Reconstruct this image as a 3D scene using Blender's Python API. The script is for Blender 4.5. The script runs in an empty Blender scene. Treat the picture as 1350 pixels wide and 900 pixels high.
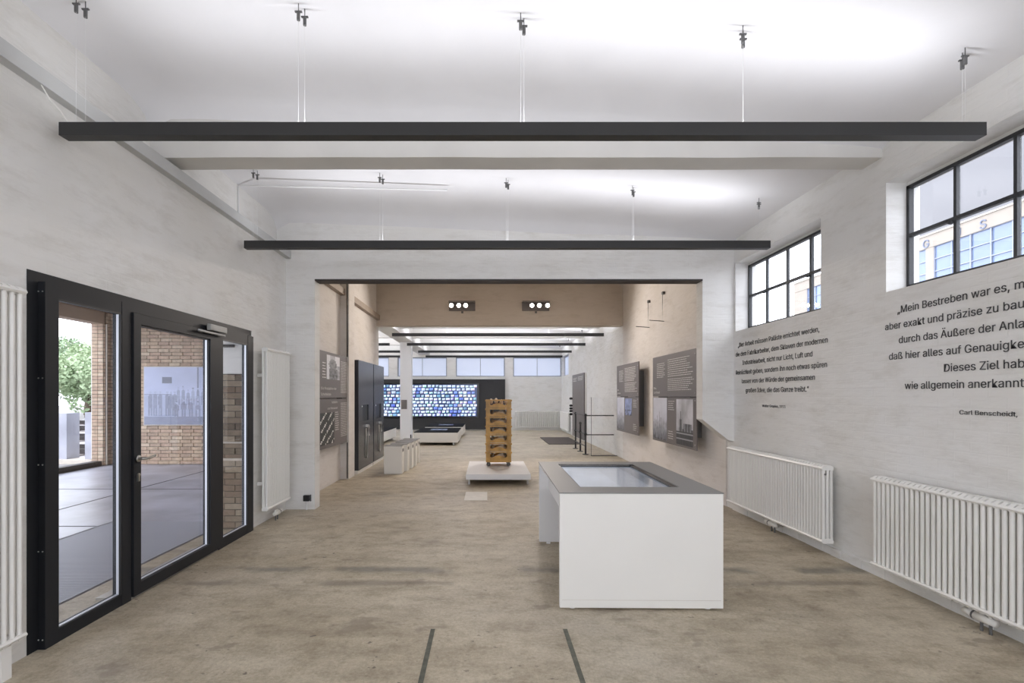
import bpy, math, random
from mathutils import Vector, Matrix, noise
random.seed(7)
SC = bpy.context.scene
COL = SC.collection
# ------------------------------------------------------------------ camera
F = 660.0
cam = bpy.data.cameras.new('camera'); camo = bpy.data.objects.new('camera', cam); COL.objects.link(camo)
camo.location = (0, 0, 1.55); camo.rotation_euler = (math.pi/2, 0, 0)
cam.sensor_width = 36; cam.sensor_fit = 'HORIZONTAL'; cam.lens = F/1350*36
cam.shift_x = (675-642)/1350; cam.shift_y = (522-450)/1350
cam.clip_start = 0.05; cam.clip_end = 400
SC.camera = camo
# ------------------------------------------------------------------ world (overcast sky)
W = bpy.data.worlds.new('sky'); SC.world = W; W.use_nodes = True
nt = W.node_tree; nt.nodes.clear()
o_ = nt.nodes.new('ShaderNodeOutputWorld'); b_ = nt.nodes.new('ShaderNodeBackground')
b_.inputs[0].default_value = (0.86, 0.90, 1.0, 1); b_.inputs[1].default_value = 3.2
nt.links.new(b_.outputs[0], o_.inputs[0])
SC.view_settings.view_transform = 'Standard'; SC.view_settings.look = 'None'
SC.view_settings.exposure = 0.64; SC.view_settings.gamma = 1.0
SC.view_settings.use_curve_mapping = False
BAR_POWER = 15.5       # watts of each suspended up-light in the front room
FAR_POWER = 52.0       # the same in the far hall
SPOT_POWER = 11.0      # watts of each halogen bulb
SC.cycles.use_denoising = True
SC.cycles.max_bounces = 10; SC.cycles.diffuse_bounces = 6; SC.cycles.transparent_max_bounces = 12
SC.cycles.sample_clamp_indirect = 6.0
SC.cycles.caustics_reflective = False; SC.cycles.caustics_refractive = False

# ------------------------------------------------------------------ helpers
class MB:
    def __init__(s): s.v = []; s.f = []; s.m = []; s.c = []
    def add(s, vs, fs, mi=0, col=None):
        o = len(s.v); s.v += [tuple(p) for p in vs]
        for f in fs: s.f.append(tuple(i+o for i in f)); s.m.append(mi); s.c.append(col)
        return s
    def box(s, x0, x1, y0, y1, z0, z1, mi=0, col=None):
        return s.add([(x0,y0,z0),(x1,y0,z0),(x1,y1,z0),(x0,y1,z0),(x0,y0,z1),(x1,y0,z1),(x1,y1,z1),(x0,y1,z1)],
                     [(0,3,2,1),(4,5,6,7),(0,1,5,4),(1,2,6,5),(2,3,7,6),(3,0,4,7)], mi, col)
    def prism(s, pts, axis, a0, a1, mi=0):
        """pts: 2d outline; axis 'x','y','z' = extrusion axis"""
        def P(p, a): return {'x': (a,p[0],p[1]), 'y': (p[0],a,p[1]), 'z': (p[0],p[1],a)}[axis]
        n = len(pts)
        return s.add([P(p,a0) for p in pts]+[P(p,a1) for p in pts],
                     [tuple(range(n))[::-1], tuple(range(n,2*n))]+[(i,(i+1)%n,n+(i+1)%n,n+i) for i in range(n)], mi)
    def tube(s, path, r, seg=8, mi=0, cap=True):
        path = [Vector(p) for p in path]; n = len(path); vs = []; rs = r if isinstance(r,(list,tuple)) else [r]*n
        up = None
        for i, p in enumerate(path):
            d = (path[min(i+1,n-1)]-path[max(i-1,0)]).normalized()
            if up is None: up = Vector((0,0,1)) if abs(d.z) < .9 else Vector((1,0,0))
            a = d.cross(up).normalized(); b = d.cross(a).normalized(); up = -b if False else up
            for k in range(seg):
                t = 2*math.pi*k/seg; vs.append(p + a*math.cos(t)*rs[i] + b*math.sin(t)*rs[i])
        fs = [(i*seg+k, i*seg+(k+1)%seg, (i+1)*seg+(k+1)%seg, (i+1)*seg+k) for i in range(n-1) for k in range(seg)]
        if cap: fs += [tuple(range(seg))[::-1], tuple(range((n-1)*seg, n*seg))]
        return s.add(vs, fs, mi)
    def lathe(s, c, prof, seg=12, axis='z', mi=0):
        vs = []
        for (r, h) in prof:
            for k in range(seg):
                t = 2*math.pi*k/seg; a, b = r*math.cos(t), r*math.sin(t)
                q = {'z': (a,b,h), 'x': (h,a,b), 'y': (a,h,b)}[axis]
                vs.append((c[0]+q[0], c[1]+q[1], c[2]+q[2]))
        n = len(prof)
        fs = [(i*seg+k, i*seg+(k+1)%seg, (i+1)*seg+(k+1)%seg, (i+1)*seg+k) for i in range(n-1) for k in range(seg)]
        fs += [tuple(range(seg))[::-1], tuple(range((n-1)*seg, n*seg))]
        return s.add(vs, fs, mi)
    def mesh(s, name, mats, smooth=False):
        me = bpy.data.meshes.new(name); me.from_pydata(s.v, [], s.f)
        for m in (mats if isinstance(mats,(list,tuple)) else [mats]): me.materials.append(m)
        me.polygons.foreach_set('material_index', s.m)
        if any(c is not None for c in s.c):
            at = me.color_attributes.new('Col', 'FLOAT_COLOR', 'CORNER')
            buf = []
            for p in me.polygons:
                c = s.c[p.index] or (1,1,1)
                buf += [c[0],c[1],c[2],1.0]*p.loop_total
            at.data.foreach_set('color', buf)
        if smooth: me.polygons.foreach_set('use_smooth', [True]*len(me.polygons))
        me.update()
        import bmesh
        if not any(c is not None for c in s.c):
            bm = bmesh.new(); bm.from_mesh(me); bmesh.ops.recalc_face_normals(bm, faces=bm.faces); bm.to_mesh(me); bm.free()
        return me
    def build(s, name, mats, parent=None, smooth=False, bevel=0):
        me = s.mesh(name, mats, smooth)
        o = bpy.data.objects.new(name, me); COL.objects.link(o)
        if parent: o.parent = parent; o.matrix_parent_inverse = Matrix.Translation(-parent.location) if parent.parent is None and parent.type=='EMPTY' and parent.rotation_euler.z == 0 else Matrix()
        if bevel:
            b = o.modifiers.new('bevel','BEVEL'); b.width = bevel; b.segments = 2; b.limit_method = 'ANGLE'
        return o
def tag(o, label=None, cat=None, group=None, kind=None):
    if label: o['label'] = label
    if cat: o['category'] = cat
    if group: o['group'] = group
    if kind: o['kind'] = kind
    return o
def empty(name, loc, label=None, cat=None, group=None, kind=None):
    o = bpy.data.objects.new(name, None); COL.objects.link(o); o.location = loc; o.empty_display_size = .1
    return tag(o, label, cat, group, kind)
def inst(src, parent, loc, rz=0):
    """copy of a part, sharing mesh, placed in world coordinates under parent (an unrotated empty)"""
    c = src.copy(); COL.objects.link(c); c.parent = parent
    c.matrix_parent_inverse = Matrix.Translation(-parent.location) if parent else Matrix()
    c.location = loc; c.rotation_euler = (0,0,rz); return c
def copy_tree(o, parent=None):
    kids = [k for k in COL.objects if k.parent == o]
    c = o.copy(); COL.objects.link(c)
    if parent: c.parent = parent
    for k in kids: copy_tree(k, c)
    return c

def mat(name, col, rough=.6, metal=0.0, spec=.5, noise_amt=0, noise_scale=5, bump=0, bump_scale=30, emit=None, estr=0):
    m = bpy.data.materials.new(name); m.use_nodes = True; N = m.node_tree.nodes; L = m.node_tree.links
    p = N['Principled BSDF']; p.inputs['Base Color'].default_value = (*col, 1)
    p.inputs['Roughness'].default_value = rough; p.inputs['Metallic'].default_value = metal
    p.inputs['Specular IOR Level'].default_value = spec
    if noise_amt or bump: g = N.new('ShaderNodeTexCoord')
    if noise_amt:
        n = N.new('ShaderNodeTexNoise'); n.inputs['Scale'].default_value = noise_scale; n.inputs['Detail'].default_value = 5
        L.new(g.outputs['Object'], n.inputs['Vector'])
        r = N.new('ShaderNodeMapRange'); r.inputs[1].default_value = .3; r.inputs[2].default_value = .7
        r.inputs[3].default_value = 1-noise_amt; r.inputs[4].default_value = 1+noise_amt
        L.new(n.outputs['Fac'], r.inputs[0])
        mx = N.new('ShaderNodeVectorMath'); mx.operation = 'SCALE'; mx.inputs[0].default_value = col
        L.new(r.outputs[0], mx.inputs['Scale']); L.new(mx.outputs[0], p.inputs['Base Color'])
    if bump:
        n = N.new('ShaderNodeTexNoise'); n.inputs['Scale'].default_value = bump_scale; n.inputs['Detail'].default_value = 4
        L.new(g.outputs['Object'], n.inputs['Vector'])
        b = N.new('ShaderNodeBump'); b.inputs['Strength'].default_value = bump; b.inputs['Distance'].default_value = .01
        L.new(n.outputs['Fac'], b.inputs['Height']); L.new(b.outputs[0], p.inputs['Normal'])
    if emit:
        p.inputs['Emission Color'].default_value = (*emit,1); p.inputs['Emission Strength'].default_value = estr
    return m

def plaster(name, col, axis='x', brick=.10, warm=(1,.985,.95)):
    """white painted brickwork: mottled paint, faint course relief in world coordinates"""
    m = bpy.data.materials.new(name); m.use_nodes = True; N = m.node_tree.nodes; L = m.node_tree.links
    p = N['Principled BSDF']; p.inputs['Roughness'].default_value = .75; p.inputs['Specular IOR Level'].default_value = .25
    g = N.new('ShaderNodeNewGeometry'); sp = N.new('ShaderNodeSeparateXYZ'); L.new(g.outputs['Position'], sp.inputs[0])
    cb = N.new('ShaderNodeCombineXYZ'); L.new(sp.outputs['Y' if axis=='x' else 'X'], cb.inputs[0]); L.new(sp.outputs['Z'], cb.inputs[1])
    n1 = N.new('ShaderNodeTexNoise'); n1.inputs['Scale'].default_value = .9; n1.inputs['Detail'].default_value = 6; n1.inputs['Roughness'].default_value = .6
    L.new(g.outputs['Position'], n1.inputs['Vector'])
    n2 = N.new('ShaderNodeTexNoise'); n2.inputs['Scale'].default_value = 3.2; n2.inputs['Detail'].default_value = 7; n2.inputs['Roughness'].default_value = .7
    mp = N.new('ShaderNodeMapping'); mp.inputs['Scale'].default_value = (.6,.6,2.2); mp.inputs['Rotation'].default_value = (.25,.1,0)
    L.new(g.outputs['Position'], mp.inputs[0]); L.new(mp.outputs[0], n2.inputs['Vector'])
    cr = N.new('ShaderNodeValToRGB'); e = cr.color_ramp.elements
    e[0].position = .3; e[0].color = (col[0]*.93*warm[0], col[1]*.93*warm[1], col[2]*.93*warm[2], 1)
    e[1].position = .7; e[1].color = (*col, 1)
    L.new(n1.outputs['Fac'], cr.inputs[0])
    cr2 = N.new('ShaderNodeValToRGB'); e = cr2.color_ramp.elements
    e[0].position = .28; e[0].color = (.86,.85,.83,1); e[1].position = .5; e[1].color = (1,1,1,1)
    L.new(n2.outputs['Fac'], cr2.inputs[0])
    mx = N.new('ShaderNodeMix'); mx.data_type = 'RGBA'; mx.blend_type = 'MULTIPLY'; mx.inputs[0].default_value = 1
    L.new(cr.outputs[0], mx.inputs[6]); L.new(cr2.outputs[0], mx.inputs[7]); L.new(mx.outputs[2], p.inputs['Base Color'])
    br = N.new('ShaderNodeTexBrick'); br.inputs['Scale'].default_value = 1; br.inputs['Brick Width'].default_value = .25
    br.inputs['Row Height'].default_value = .077; br.inputs['Mortar Size'].default_value = .008; br.inputs['Mortar Smooth'].default_value = .8
    L.new(cb.outputs[0], br.inputs['Vector'])
    ma = N.new('ShaderNodeMath'); ma.operation = 'MULTIPLY_ADD'; ma.inputs[1].default_value = -brick; L.new(br.outputs['Fac'], ma.inputs[0])
    n3 = N.new('ShaderNodeTexNoise'); n3.inputs['Scale'].default_value = 9; n3.inputs['Detail'].default_value = 6
    L.new(mp.outputs[0], n3.inputs['Vector']); L.new(n3.outputs['Fac'], ma.inputs[2])
    b = N.new('ShaderNodeBump'); b.inputs['Strength'].default_value = .55; b.inputs['Distance'].default_value = .012
    L.new(ma.outputs[0], b.inputs['Height']); L.new(b.outputs[0], p.inputs['Normal'])
    return m

def concrete_floor():
    m = bpy.data.materials.new('worn_concrete'); m.use_nodes = True; N = m.node_tree.nodes; L = m.node_tree.links
    p = N['Principled BSDF']; g = N.new('ShaderNodeNewGeometry')
    def nz(scale, detail, sc=(1,1,1), rough=.6, off=(0,0,0)):
        mp = N.new('ShaderNodeMapping'); mp.inputs['Scale'].default_value = sc; mp.inputs['Location'].default_value = off
        L.new(g.outputs['Position'], mp.inputs[0])
        n = N.new('ShaderNodeTexNoise'); n.inputs['Scale'].default_value = scale; n.inputs['Detail'].default_value = detail; n.inputs['Roughness'].default_value = rough
        L.new(mp.outputs[0], n.inputs['Vector']); return n.outputs['Fac']
    def ramp(src, p0, c0, p1, c1):
        r = N.new('ShaderNodeValToRGB'); e = r.color_ramp.elements; e[0].position = p0; e[0].color = (*c0,1); e[1].position = p1; e[1].color = (*c1,1)
        L.new(src, r.inputs[0]); return r.outputs[0]
    def mix(a, b, fac, mode='MIX'):
        x = N.new('ShaderNodeMix'); x.data_type = 'RGBA'; x.blend_type = mode
        if isinstance(fac, float): x.inputs[0].default_value = fac
        else: L.new(fac, x.inputs[0])
        L.new(a, x.inputs[6])
        if isinstance(b, tuple): x.inputs[7].default_value = (*b,1)
        else: L.new(b, x.inputs[7])
        return x.outputs[2]
    base = ramp(nz(.8, 8, (.55,1.2,1)), .32, (.445,.38,.275), .68, (.635,.57,.45))
    base = mix(base, ramp(nz(2.6, 8, (.8,1.6,1), .7, (3,1,0)), .3, (.66,.63,.60), .58, (1,1,1)), 1.0, 'MULTIPLY')
    grey = ramp(nz(.5, 5, (.5,1,1), .5, (9,4,0)), .5, (0,0,0), .68, (.55,.55,.55))
    base = mix(base, (.50,.45,.385), grey)
    fine = ramp(nz(42, 6, (1,1,1), .85), .3, (.68,.67,.65), .62, (1.08,1.08,1.08)); base = mix(base, fine, 1.0, 'MULTIPLY')
    speck = ramp(nz(13, 3, (1,1.3,1), .6, (1,7,0)), .30, (1,1,1), .36, (0,0,0))
    specklarge = ramp(nz(1.1, 2, (1,1,1), .5, (5,2,0)), .48, (0,0,0), .6, (1,1,1))
    sm = N.new('ShaderNodeMath'); sm.operation = 'MULTIPLY'; L.new(speck, sm.inputs[0]); L.new(specklarge, sm.inputs[1])
    base = mix(base, (.17,.14,.11), sm.outputs[0])
    # an old filled joint running across the room, with dark grey-green damp marks along it
    sp = N.new('ShaderNodeSeparateXYZ'); L.new(g.outputs['Position'], sp.inputs[0])
    def band(y, w, amp, cut, c, fine_sc, off):
        n = nz(fine_sc, 5, (.35,1,1), .6, off)
        w1 = N.new('ShaderNodeMath'); w1.operation = 'MULTIPLY_ADD'; L.new(n, w1.inputs[0]); w1.inputs[1].default_value = .25; L.new(sp.outputs['Y'], w1.inputs[2])
        d = N.new('ShaderNodeMath'); d.operation = 'SUBTRACT'; L.new(w1.outputs[0], d.inputs[0]); d.inputs[1].default_value = y+.125
        a = N.new('ShaderNodeMath'); a.operation = 'ABSOLUTE'; L.new(d.outputs[0], a.inputs[0])
        r = N.new('ShaderNodeMapRange'); r.inputs[1].default_value = w*.3; r.inputs[2].default_value = w; r.inputs[3].default_value = amp; r.inputs[4].default_value = 0
        L.new(a.outputs[0], r.inputs[0])
        k = ramp(nz(1.2, 4, (1,.6,1), .6, off), cut, (0,0,0), cut+.1, (1,1,1))
        mm = N.new('ShaderNodeMath'); mm.operation = 'MULTIPLY'; L.new(r.outputs[0], mm.inputs[0]); L.new(k, mm.inputs[1])
        return mm.outputs[0]
    nonlocal_base = base
    b2 = mix(nonlocal_base, (.19,.18,.15), band(4.47, .10, .75, .42, None, 2.2, (2,0,0)))
    b2 = mix(b2, (.21,.175,.135), band(4.15, .07, .6, .46, None, 2.5, (7,3,0)))
    b2 = mix(b2, (.26,.23,.19), band(7.9, .25, .4, .45, None, 1.5, (1,9,0)))
    b2 = mix(b2, ramp(nz(7, 7, (1,1,1), .75, (4,4,0)), .30, (.70,.67,.62), .52, (1,1,1)), 1.0, 'MULTIPLY')
    blot = ramp(nz(2.2, 3, (1,1.6,1), .5, (12,3,0)), .64, (0,0,0), .68, (.55,.55,.55))
    b2 = mix(b2, (.24,.195,.145), blot)
    L.new(b2, p.inputs['Base Color'])
    rr = N.new('ShaderNodeMapRange'); rr.inputs[3].default_value = .38; rr.inputs[4].default_value = .62; L.new(nz(2,6), rr.inputs[0]); L.new(rr.outputs[0], p.inputs['Roughness'])
    p.inputs['Specular IOR Level'].default_value = .35
    b = N.new('ShaderNodeBump'); b.inputs['Strength'].default_value = .6; b.inputs['Distance'].default_value = .008
    L.new(nz(22, 6, (1,1,1), .7), b.inputs['Height']); L.new(b.outputs[0], p.inputs['Normal'])
    return m

def glass(name, tint=(1,1,1), refl=.045):
    m = bpy.data.materials.new(name); m.use_nodes = True; N = m.node_tree.nodes; L = m.node_tree.links; N.clear()
    o = N.new('ShaderNodeOutputMaterial'); mx = N.new('ShaderNodeMixShader'); t = N.new('ShaderNodeBsdfTransparent'); t.inputs[0].default_value = (*tint,1)
    gl = N.new('ShaderNodeBsdfGlossy'); gl.inputs['Roughness'].default_value = .01; lw = N.new('ShaderNodeLayerWeight'); lw.inputs[0].default_value = .5
    pw = N.new('ShaderNodeMath'); pw.operation = 'POWER'; pw.inputs[1].default_value = 5; L.new(lw.outputs['Facing'], pw.inputs[0])
    fr = N.new('ShaderNodeMath'); fr.operation = 'MULTIPLY_ADD'; fr.inputs[1].default_value = .6; fr.inputs[2].default_value = refl; L.new(pw.outputs[0], fr.inputs[0])
    L.new(fr.outputs[0], mx.inputs[0]); L.new(t.outputs[0], mx.inputs[1]); L.new(gl.outputs[0], mx.inputs[2]); L.new(mx.outputs[0], o.inputs[0])
    return m
def printed(name, rough=.45, emis=0):
    m = bpy.data.materials.new(name); m.use_nodes = True; N = m.node_tree.nodes; L = m.node_tree.links
    p = N['Principled BSDF']; p.inputs['Roughness'].default_value = rough
    a = N.new('ShaderNodeVertexColor'); a.layer_name = 'Col'
    if emis:
        p.inputs['Base Color'].default_value = (.01,.01,.01,1); L.new(a.outputs[0], p.inputs['Emission Color']); p.inputs['Emission Strength'].default_value = emis
    else: L.new(a.outputs[0], p.inputs['Base Color'])
    return m

M = {}
M['wall_x'] = plaster('painted_brick_side', (.80,.795,.785), 'x')
M['wall_y'] = plaster('painted_brick_cross', (.80,.795,.785), 'y')
M['wall_pass'] = plaster('passage_warm_tint', (.76,.73,.715), 'x', .06)  # same white walls, warm lamp light put into the base colour
M['header'] = plaster('bare_tan_plaster', (.60,.54,.48), 'y', .03)
M['ceil'] = mat('ceiling_paint', (.76,.755,.77), .85, spec=.2, noise_amt=.03, noise_scale=1.5, bump=.15, bump_scale=12)
M['beam'] = mat('beam_paint', (.66,.645,.62), .8, spec=.2, noise_amt=.05, noise_scale=2)
M['ledge'] = mat('ledge_paint', (.50,.505,.50), .5, noise_amt=.04, noise_scale=3)
M['white'] = mat('white_lacquer', (.80,.785,.745), .45, noise_amt=.01, noise_scale=3)
M['white_cool'] = mat('white_board', (.82,.82,.83), .5)
M['rad'] = mat('radiator_enamel', (.84,.83,.80), .3)
M['bar'] = mat('anthracite_housing', (.028,.028,.028), .5)
M['diff'] = mat('lamp_diffuser', (.8,.8,.8), .4)
M['frame'] = mat('anthracite_frame', (.014,.0155,.019), .5, spec=.28)
M['black'] = mat('black', (.012,.012,.013), .45)
M['steel'] = mat('brushed_steel', (.45,.44,.42), .3, 1)
M['closer'] = mat('silver_paint', (.34,.34,.33), .5)
M['spacer'] = mat('aluminium_spacer', (.75,.78,.85), .4, .3)
M['wire'] = mat('wire', (.75,.75,.75), .5)
M['hook'] = mat('hook_grey', (.12,.12,.12), .5)
M['glass'] = glass('clear_glass')
M['winframe'] = mat('old_steel_window', (.03,.032,.035), .5, bump=.3, bump_scale=60)
M['floor'] = concrete_floor()
M['grey_top'] = mat('grey_tabletop', (.235,.23,.222), .5)
M['screen_black'] = mat('screen_bezel', (.006,.006,.007), .2)
M['panel'] = mat('grey_board', (.165,.145,.14), .42, noise_amt=.03, noise_scale=4)
M['panel_dark'] = mat('dark_cabinet', (.045,.047,.055), .25, noise_amt=.04, noise_scale=2)
M['ink'] = mat('dark_grey_lettering', (.05,.05,.053), .7)
M['ink_white'] = mat('pale_lettering', (.72,.70,.68), .6)
M['print'] = printed('printed_photo')
M['screen'] = printed('lit_screen', .15, 1.25)
M['tscreen'] = printed('table_screen_glow', .08, .36)
M['wood'] = mat('varnished_wood', (.47,.26,.055), .4, noise_amt=.28, noise_scale=9)
M['last'] = mat('pale_last_wood', (.56,.43,.30), .5, noise_amt=.3, noise_scale=14)
M['castor'] = mat('castor_metal', (.10,.09,.08), .4, .6)
M['mat'] = mat('floor_mat', (.085,.07,.062), .9, noise_amt=.15, noise_scale=30)
M['vidwall'] = mat('charcoal_wall', (.024,.024,.026), .6)
M['blind'] = mat('window_blind', (.42,.46,.56), .6, emit=(.66,.73,.92), estr=.34)  # emission puts the daylight behind the blinds into the material
M['rail'] = mat('black_iron', (.02,.02,.02), .4)
M['bulb'] = mat('halogen_bulb', (1,1,1), .3, emit=(1,.93,.84), estr=14)
M['lintel'] = mat('steel_lintel', (.035,.028,.025), .6)
M['mortar'] = mat('mortar', (.10,.085,.07), .9, noise_amt=.2, noise_scale=20)
M['bricks'] = [mat('clinker_'+n, c, .75, noise_amt=.18, noise_scale=12, bump=.3, bump_scale=60) for n, c in
               (('buff',(.46,.35,.255)), ('rose',(.44,.32,.24)), ('brown',(.37,.28,.21)), ('pale',(.52,.42,.32)))]
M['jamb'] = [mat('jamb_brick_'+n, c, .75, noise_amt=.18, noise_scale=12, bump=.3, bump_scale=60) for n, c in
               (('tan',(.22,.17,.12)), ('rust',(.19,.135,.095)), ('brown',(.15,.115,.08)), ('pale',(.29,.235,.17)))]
M['deck'] = mat('porch_slab', (.34,.35,.41), .35, noise_amt=.30, noise_scale=1.3, bump=.2, bump_scale=8)
M['stone'] = mat('pale_stone', (.55,.50,.44), .7, noise_amt=.1, noise_scale=8)
M['soffit'] = mat('porch_soffit', (.30,.225,.17), .8, noise_amt=.1, noise_scale=3)
M['dull_black'] = mat('dull_black', (.010,.010,.011), .9, spec=.08)
M['kerb'] = mat('dark_kerb', (.03,.027,.027), .6, spec=.25)
M['ballast'] = mat('ballast', (.24,.23,.23), .9, noise_amt=.35, noise_scale=6)
M['leaf'] = [mat('leaf_'+n, c, .6) for n, c in (('mid',(.20,.29,.17)), ('light',(.30,.39,.23)), ('dark',(.14,.20,.14)))]
M['bark'] = mat('bark', (.09,.065,.045), .9, noise_amt=.3, noise_scale=12)
M['facade'] = mat('pale_facade', (.36,.32,.275), .8, noise_amt=.04, noise_scale=2)
M['fglass'] = mat('blue_glazing', (.17,.23,.38), .12, spec=.8, noise_amt=.12, noise_scale=.6)
M['fframe'] = mat('pale_blue_mullion', (.30,.33,.40), .5)
M['grey_block'] = mat('grey_block_colour', (.20,.20,.21), .8)
M['letters'] = mat('sign_letters', (.15,.18,.26), .5)

X0, X1 = -2.75, 3.38          # inner faces of the side walls
XU = -2.88                    # left wall above the ledge is set back
YF, YH, YE = 6.85, 12.4, 22.7 # front wall, header, end wall
CAMZ = 1.55

def wall_grid(mb, axis, a0, a1, u0, u1, z0, z1, holes=(), mi=0):
    """wall between a0..a1 across its thickness, running u0..u1, with rectangular holes (u0,u1,z0,z1)"""
    us = sorted({u0,u1,*[h[0] for h in holes],*[h[1] for h in holes]}); zs = sorted({z0,z1,*[h[2] for h in holes],*[h[3] for h in holes]})
    for i in range(len(us)-1):
        for j in range(len(zs)-1):
            cu, cz = (us[i]+us[i+1])/2, (zs[j]+zs[j+1])/2
            if any(h[0] < cu < h[1] and h[2] < cz < h[3] for h in holes): continue
            if axis == 'x': mb.box(a0,a1,us[i],us[i+1],zs[j],zs[j+1],mi)
            else: mb.box(us[i],us[i+1],a0,a1,zs[j],zs[j+1],mi)
    return mb
def struct(mb, name, m, label=None, **k):
    o = mb.build(name, m, **k); return tag(o, label, kind='structure')

# ================================================================== SETTING
struct(MB().box(-9.8,3.8,12.4,23.0,-.2,0).box(-3.17,3.8,-3.6,12.4,-.2,0), 'floor', M['floor'], 'worn beige concrete floor with stains')
WIN = [(.02,1.76),(2.50,4.24),(5.07,6.81)]
zs0, zs1 = 2.43, 3.355
mb = MB(); holes = [(a,b,zs0,zs1) for a,b in WIN]+[(20.75,22.55,2.44,3.31)]
wall_grid(mb,'x',X1,3.56,-3.6,23.0,0,4.3,holes)
wall_grid(mb,'x',3.56,3.66,-3.6,23.0,0,4.3,[(a,b-.0,zs0+.03,zs1-.03) for a,b in WIN]+[(20.75,22.55,2.44,3.31)])
wr = struct(mb,'wall_right',M['wall_x'],'white painted brick wall on the right with high steel windows')
mb = MB(); DY0, DY1, DZ = 2.99, 5.85, 2.31
wall_grid(mb,'x',-3.17,X0,-3.6,YH+.3,0,3.43,[(DY0,DY1,0,DZ)])
wall_grid(mb,'x',-3.17,XU,-3.6,YH+.3,3.43,4.5)
wl = struct(mb,'wall_left',M['wall_x'],'white painted brick wall on the left with the glazed door')
struct(wall_grid(MB(),'y',-3.9,-3.6,-3.17,3.66,0,4.3,[(-2.7,3.3,.2,3.5)]),'wall_back',M['wall_y'],'rear wall with a broad opening added for daylight')
w = empty('window_10',(.3,-3.75,.5),'broad unseen window added in the rear wall for daylight',kind='structure')  # unseen glazing added behind the camera to brighten the room
f = MB()
for i in range(6): f.box(-2.7+1.19*i,-2.66+1.19*i,-3.78,-3.74,.2,3.5)
for z in (.2,1.85,3.46): f.box(-2.7,3.29,-3.779,-3.741,z,z+.04)
f.build('window_frame',M['winframe'],w)
MB().box(-2.7,3.3,-3.76,-3.755,.2,3.5).build('pane',M['glass'],w)
# front wall with the wide portal
mb = MB().box(X0,-2.356,YF,YF+.2,0,3.15).box(XU,X1,YF,YF+.2,3.15,4.5)
mb.prism([(2.95,3.15),(2.95,1.23),(3.30,.95),(3.38,.93),(3.38,3.15)],'y',YF,YF+.2)
struct(mb,'wall_front',M['wall_y'],'white cross wall with a wide portal opening')
struct(MB().box(-2.356,2.95,YF-.004,YF+.2,3.128,3.15),'trim_1',M['lintel'],'dark steel lintel edge over the portal')
# passage side linings (warm lamp light tinted into the wall colour), pilaster
struct(MB().box(X0-.001,X0+.012,YF+.2,YH,0,4.45),'wall_passage_left',M['wall_pass'])
struct(MB().box(X1-.012,X1+.001,YF+.2,YH,0,4.45),'wall_passage_right',M['wall_pass'])
struct(MB().box(X0+.012,-2.58,9.35,9.75,0,4.45),'trim_2',M['wall_pass'],'shallow pilaster on the passage wall beside the grey panel')
struct(MB().box(-3.0,3.6,YF+.2,YH+.3,4.45,4.6),'ceiling_passage',M['header'])
mb = MB().box(X0,X1,YH,YH+.3,3.30,3.74).box(X0,X1,YH+.03,YH+.3,3.74,4.45)
struct(mb,'wall_header',M['header'],'tan plaster beam across the far end of the passage')
# far hall shell
struct(MB().box(-9.8,X1,YE,YE+.3,0,2.44).box(-9.8,X1,YE,YE+.3,3.31,4.3)
       .box(-1.82,-1.41,YE,YE+.3,2.44,3.31).box(.81,1.19,YE,YE+.3,2.44,3.31).box(-4.45,-4.06,YE,YE+.3,2.44,3.31).box(-7.1,-6.7,YE,YE+.3,2.44,3.31),
       'wall_end',M['wall_y'],'white end wall of the far hall with a band of blinded windows')
struct(wall_grid(MB(),'x',-9.8,-9.5,12.7,22.7,0,4.3,[(13.2,22.2,1.0,3.4)]),'wall_far_left',M['wall_x'])
w = empty('window_11',(-9.65,17.7,1.0),'long unseen window added in the left aisle wall for daylight',kind='structure')  # added opening, out of view, brings daylight into the far hall
f = MB()
for i in range(9): f.box(-9.68,-9.64,13.2+1.12*i,13.24+1.12*i,1.0,3.4)
for z in (1.0,2.2,3.36): f.box(-9.679,-9.641,13.2,22.2,z,z+.04)
f.build('window_frame',M['winframe'],w)
MB().box(-9.66,-9.655,13.2,22.2,1.0,3.4).build('pane',M['glass'],w)
struct(MB().box(-9.8,-3.17,12.4,12.7,0,4.5).box(-3.17,-2.75,12.4,12.7,3.43,4.5),'wall_far_front',M['wall_y'])
n = 1
for (a,b) in ((-9.5,-7.1),(-6.7,-4.45),(-4.06,-1.82),(-1.41,.81),(1.19,X1)):
    w = empty('window_%d'%(n+3),((a+b)/2,YE+.1,2.44),'blinded clerestory window in the far end wall',kind='structure')
    MB().box(a+.04,b-.04,YE+.12,YE+.14,2.48,3.27).build('blind',M['blind'],w)
    f = MB()
    for k in range(1,2): f.box((a+b)/2-.012,(a+b)/2+.012,YE+.11,YE+.12,2.48,3.27)
    f.box(a,b,YE+.08,YE+.15,2.44,2.48).box(a,b,YE+.08,YE+.15,3.27,3.31).box(a,a+.04,YE+.08,YE+.15,2.44,3.31).box(b-.04,b,YE+.08,YE+.15,2.44,3.31)
    f.build('window_frame',M['fframe'],w); n += 1
w = empty('window_9',(3.5,21.6,2.44),'blinded window high in the right wall of the far hall',kind='structure')
MB().box(3.52,3.54,20.79,22.51,2.48,3.27).build('blind',M['blind'],w)
MB().box(3.50,3.56,20.75,22.55,2.44,2.48).box(3.50,3.56,20.75,22.55,3.27,3.31).box(3.5,3.56,20.75,20.79,2.44,3.31).box(3.5,3.56,22.51,22.55,2.44,3.31).build('window_frame',M['fframe'],w)

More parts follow.
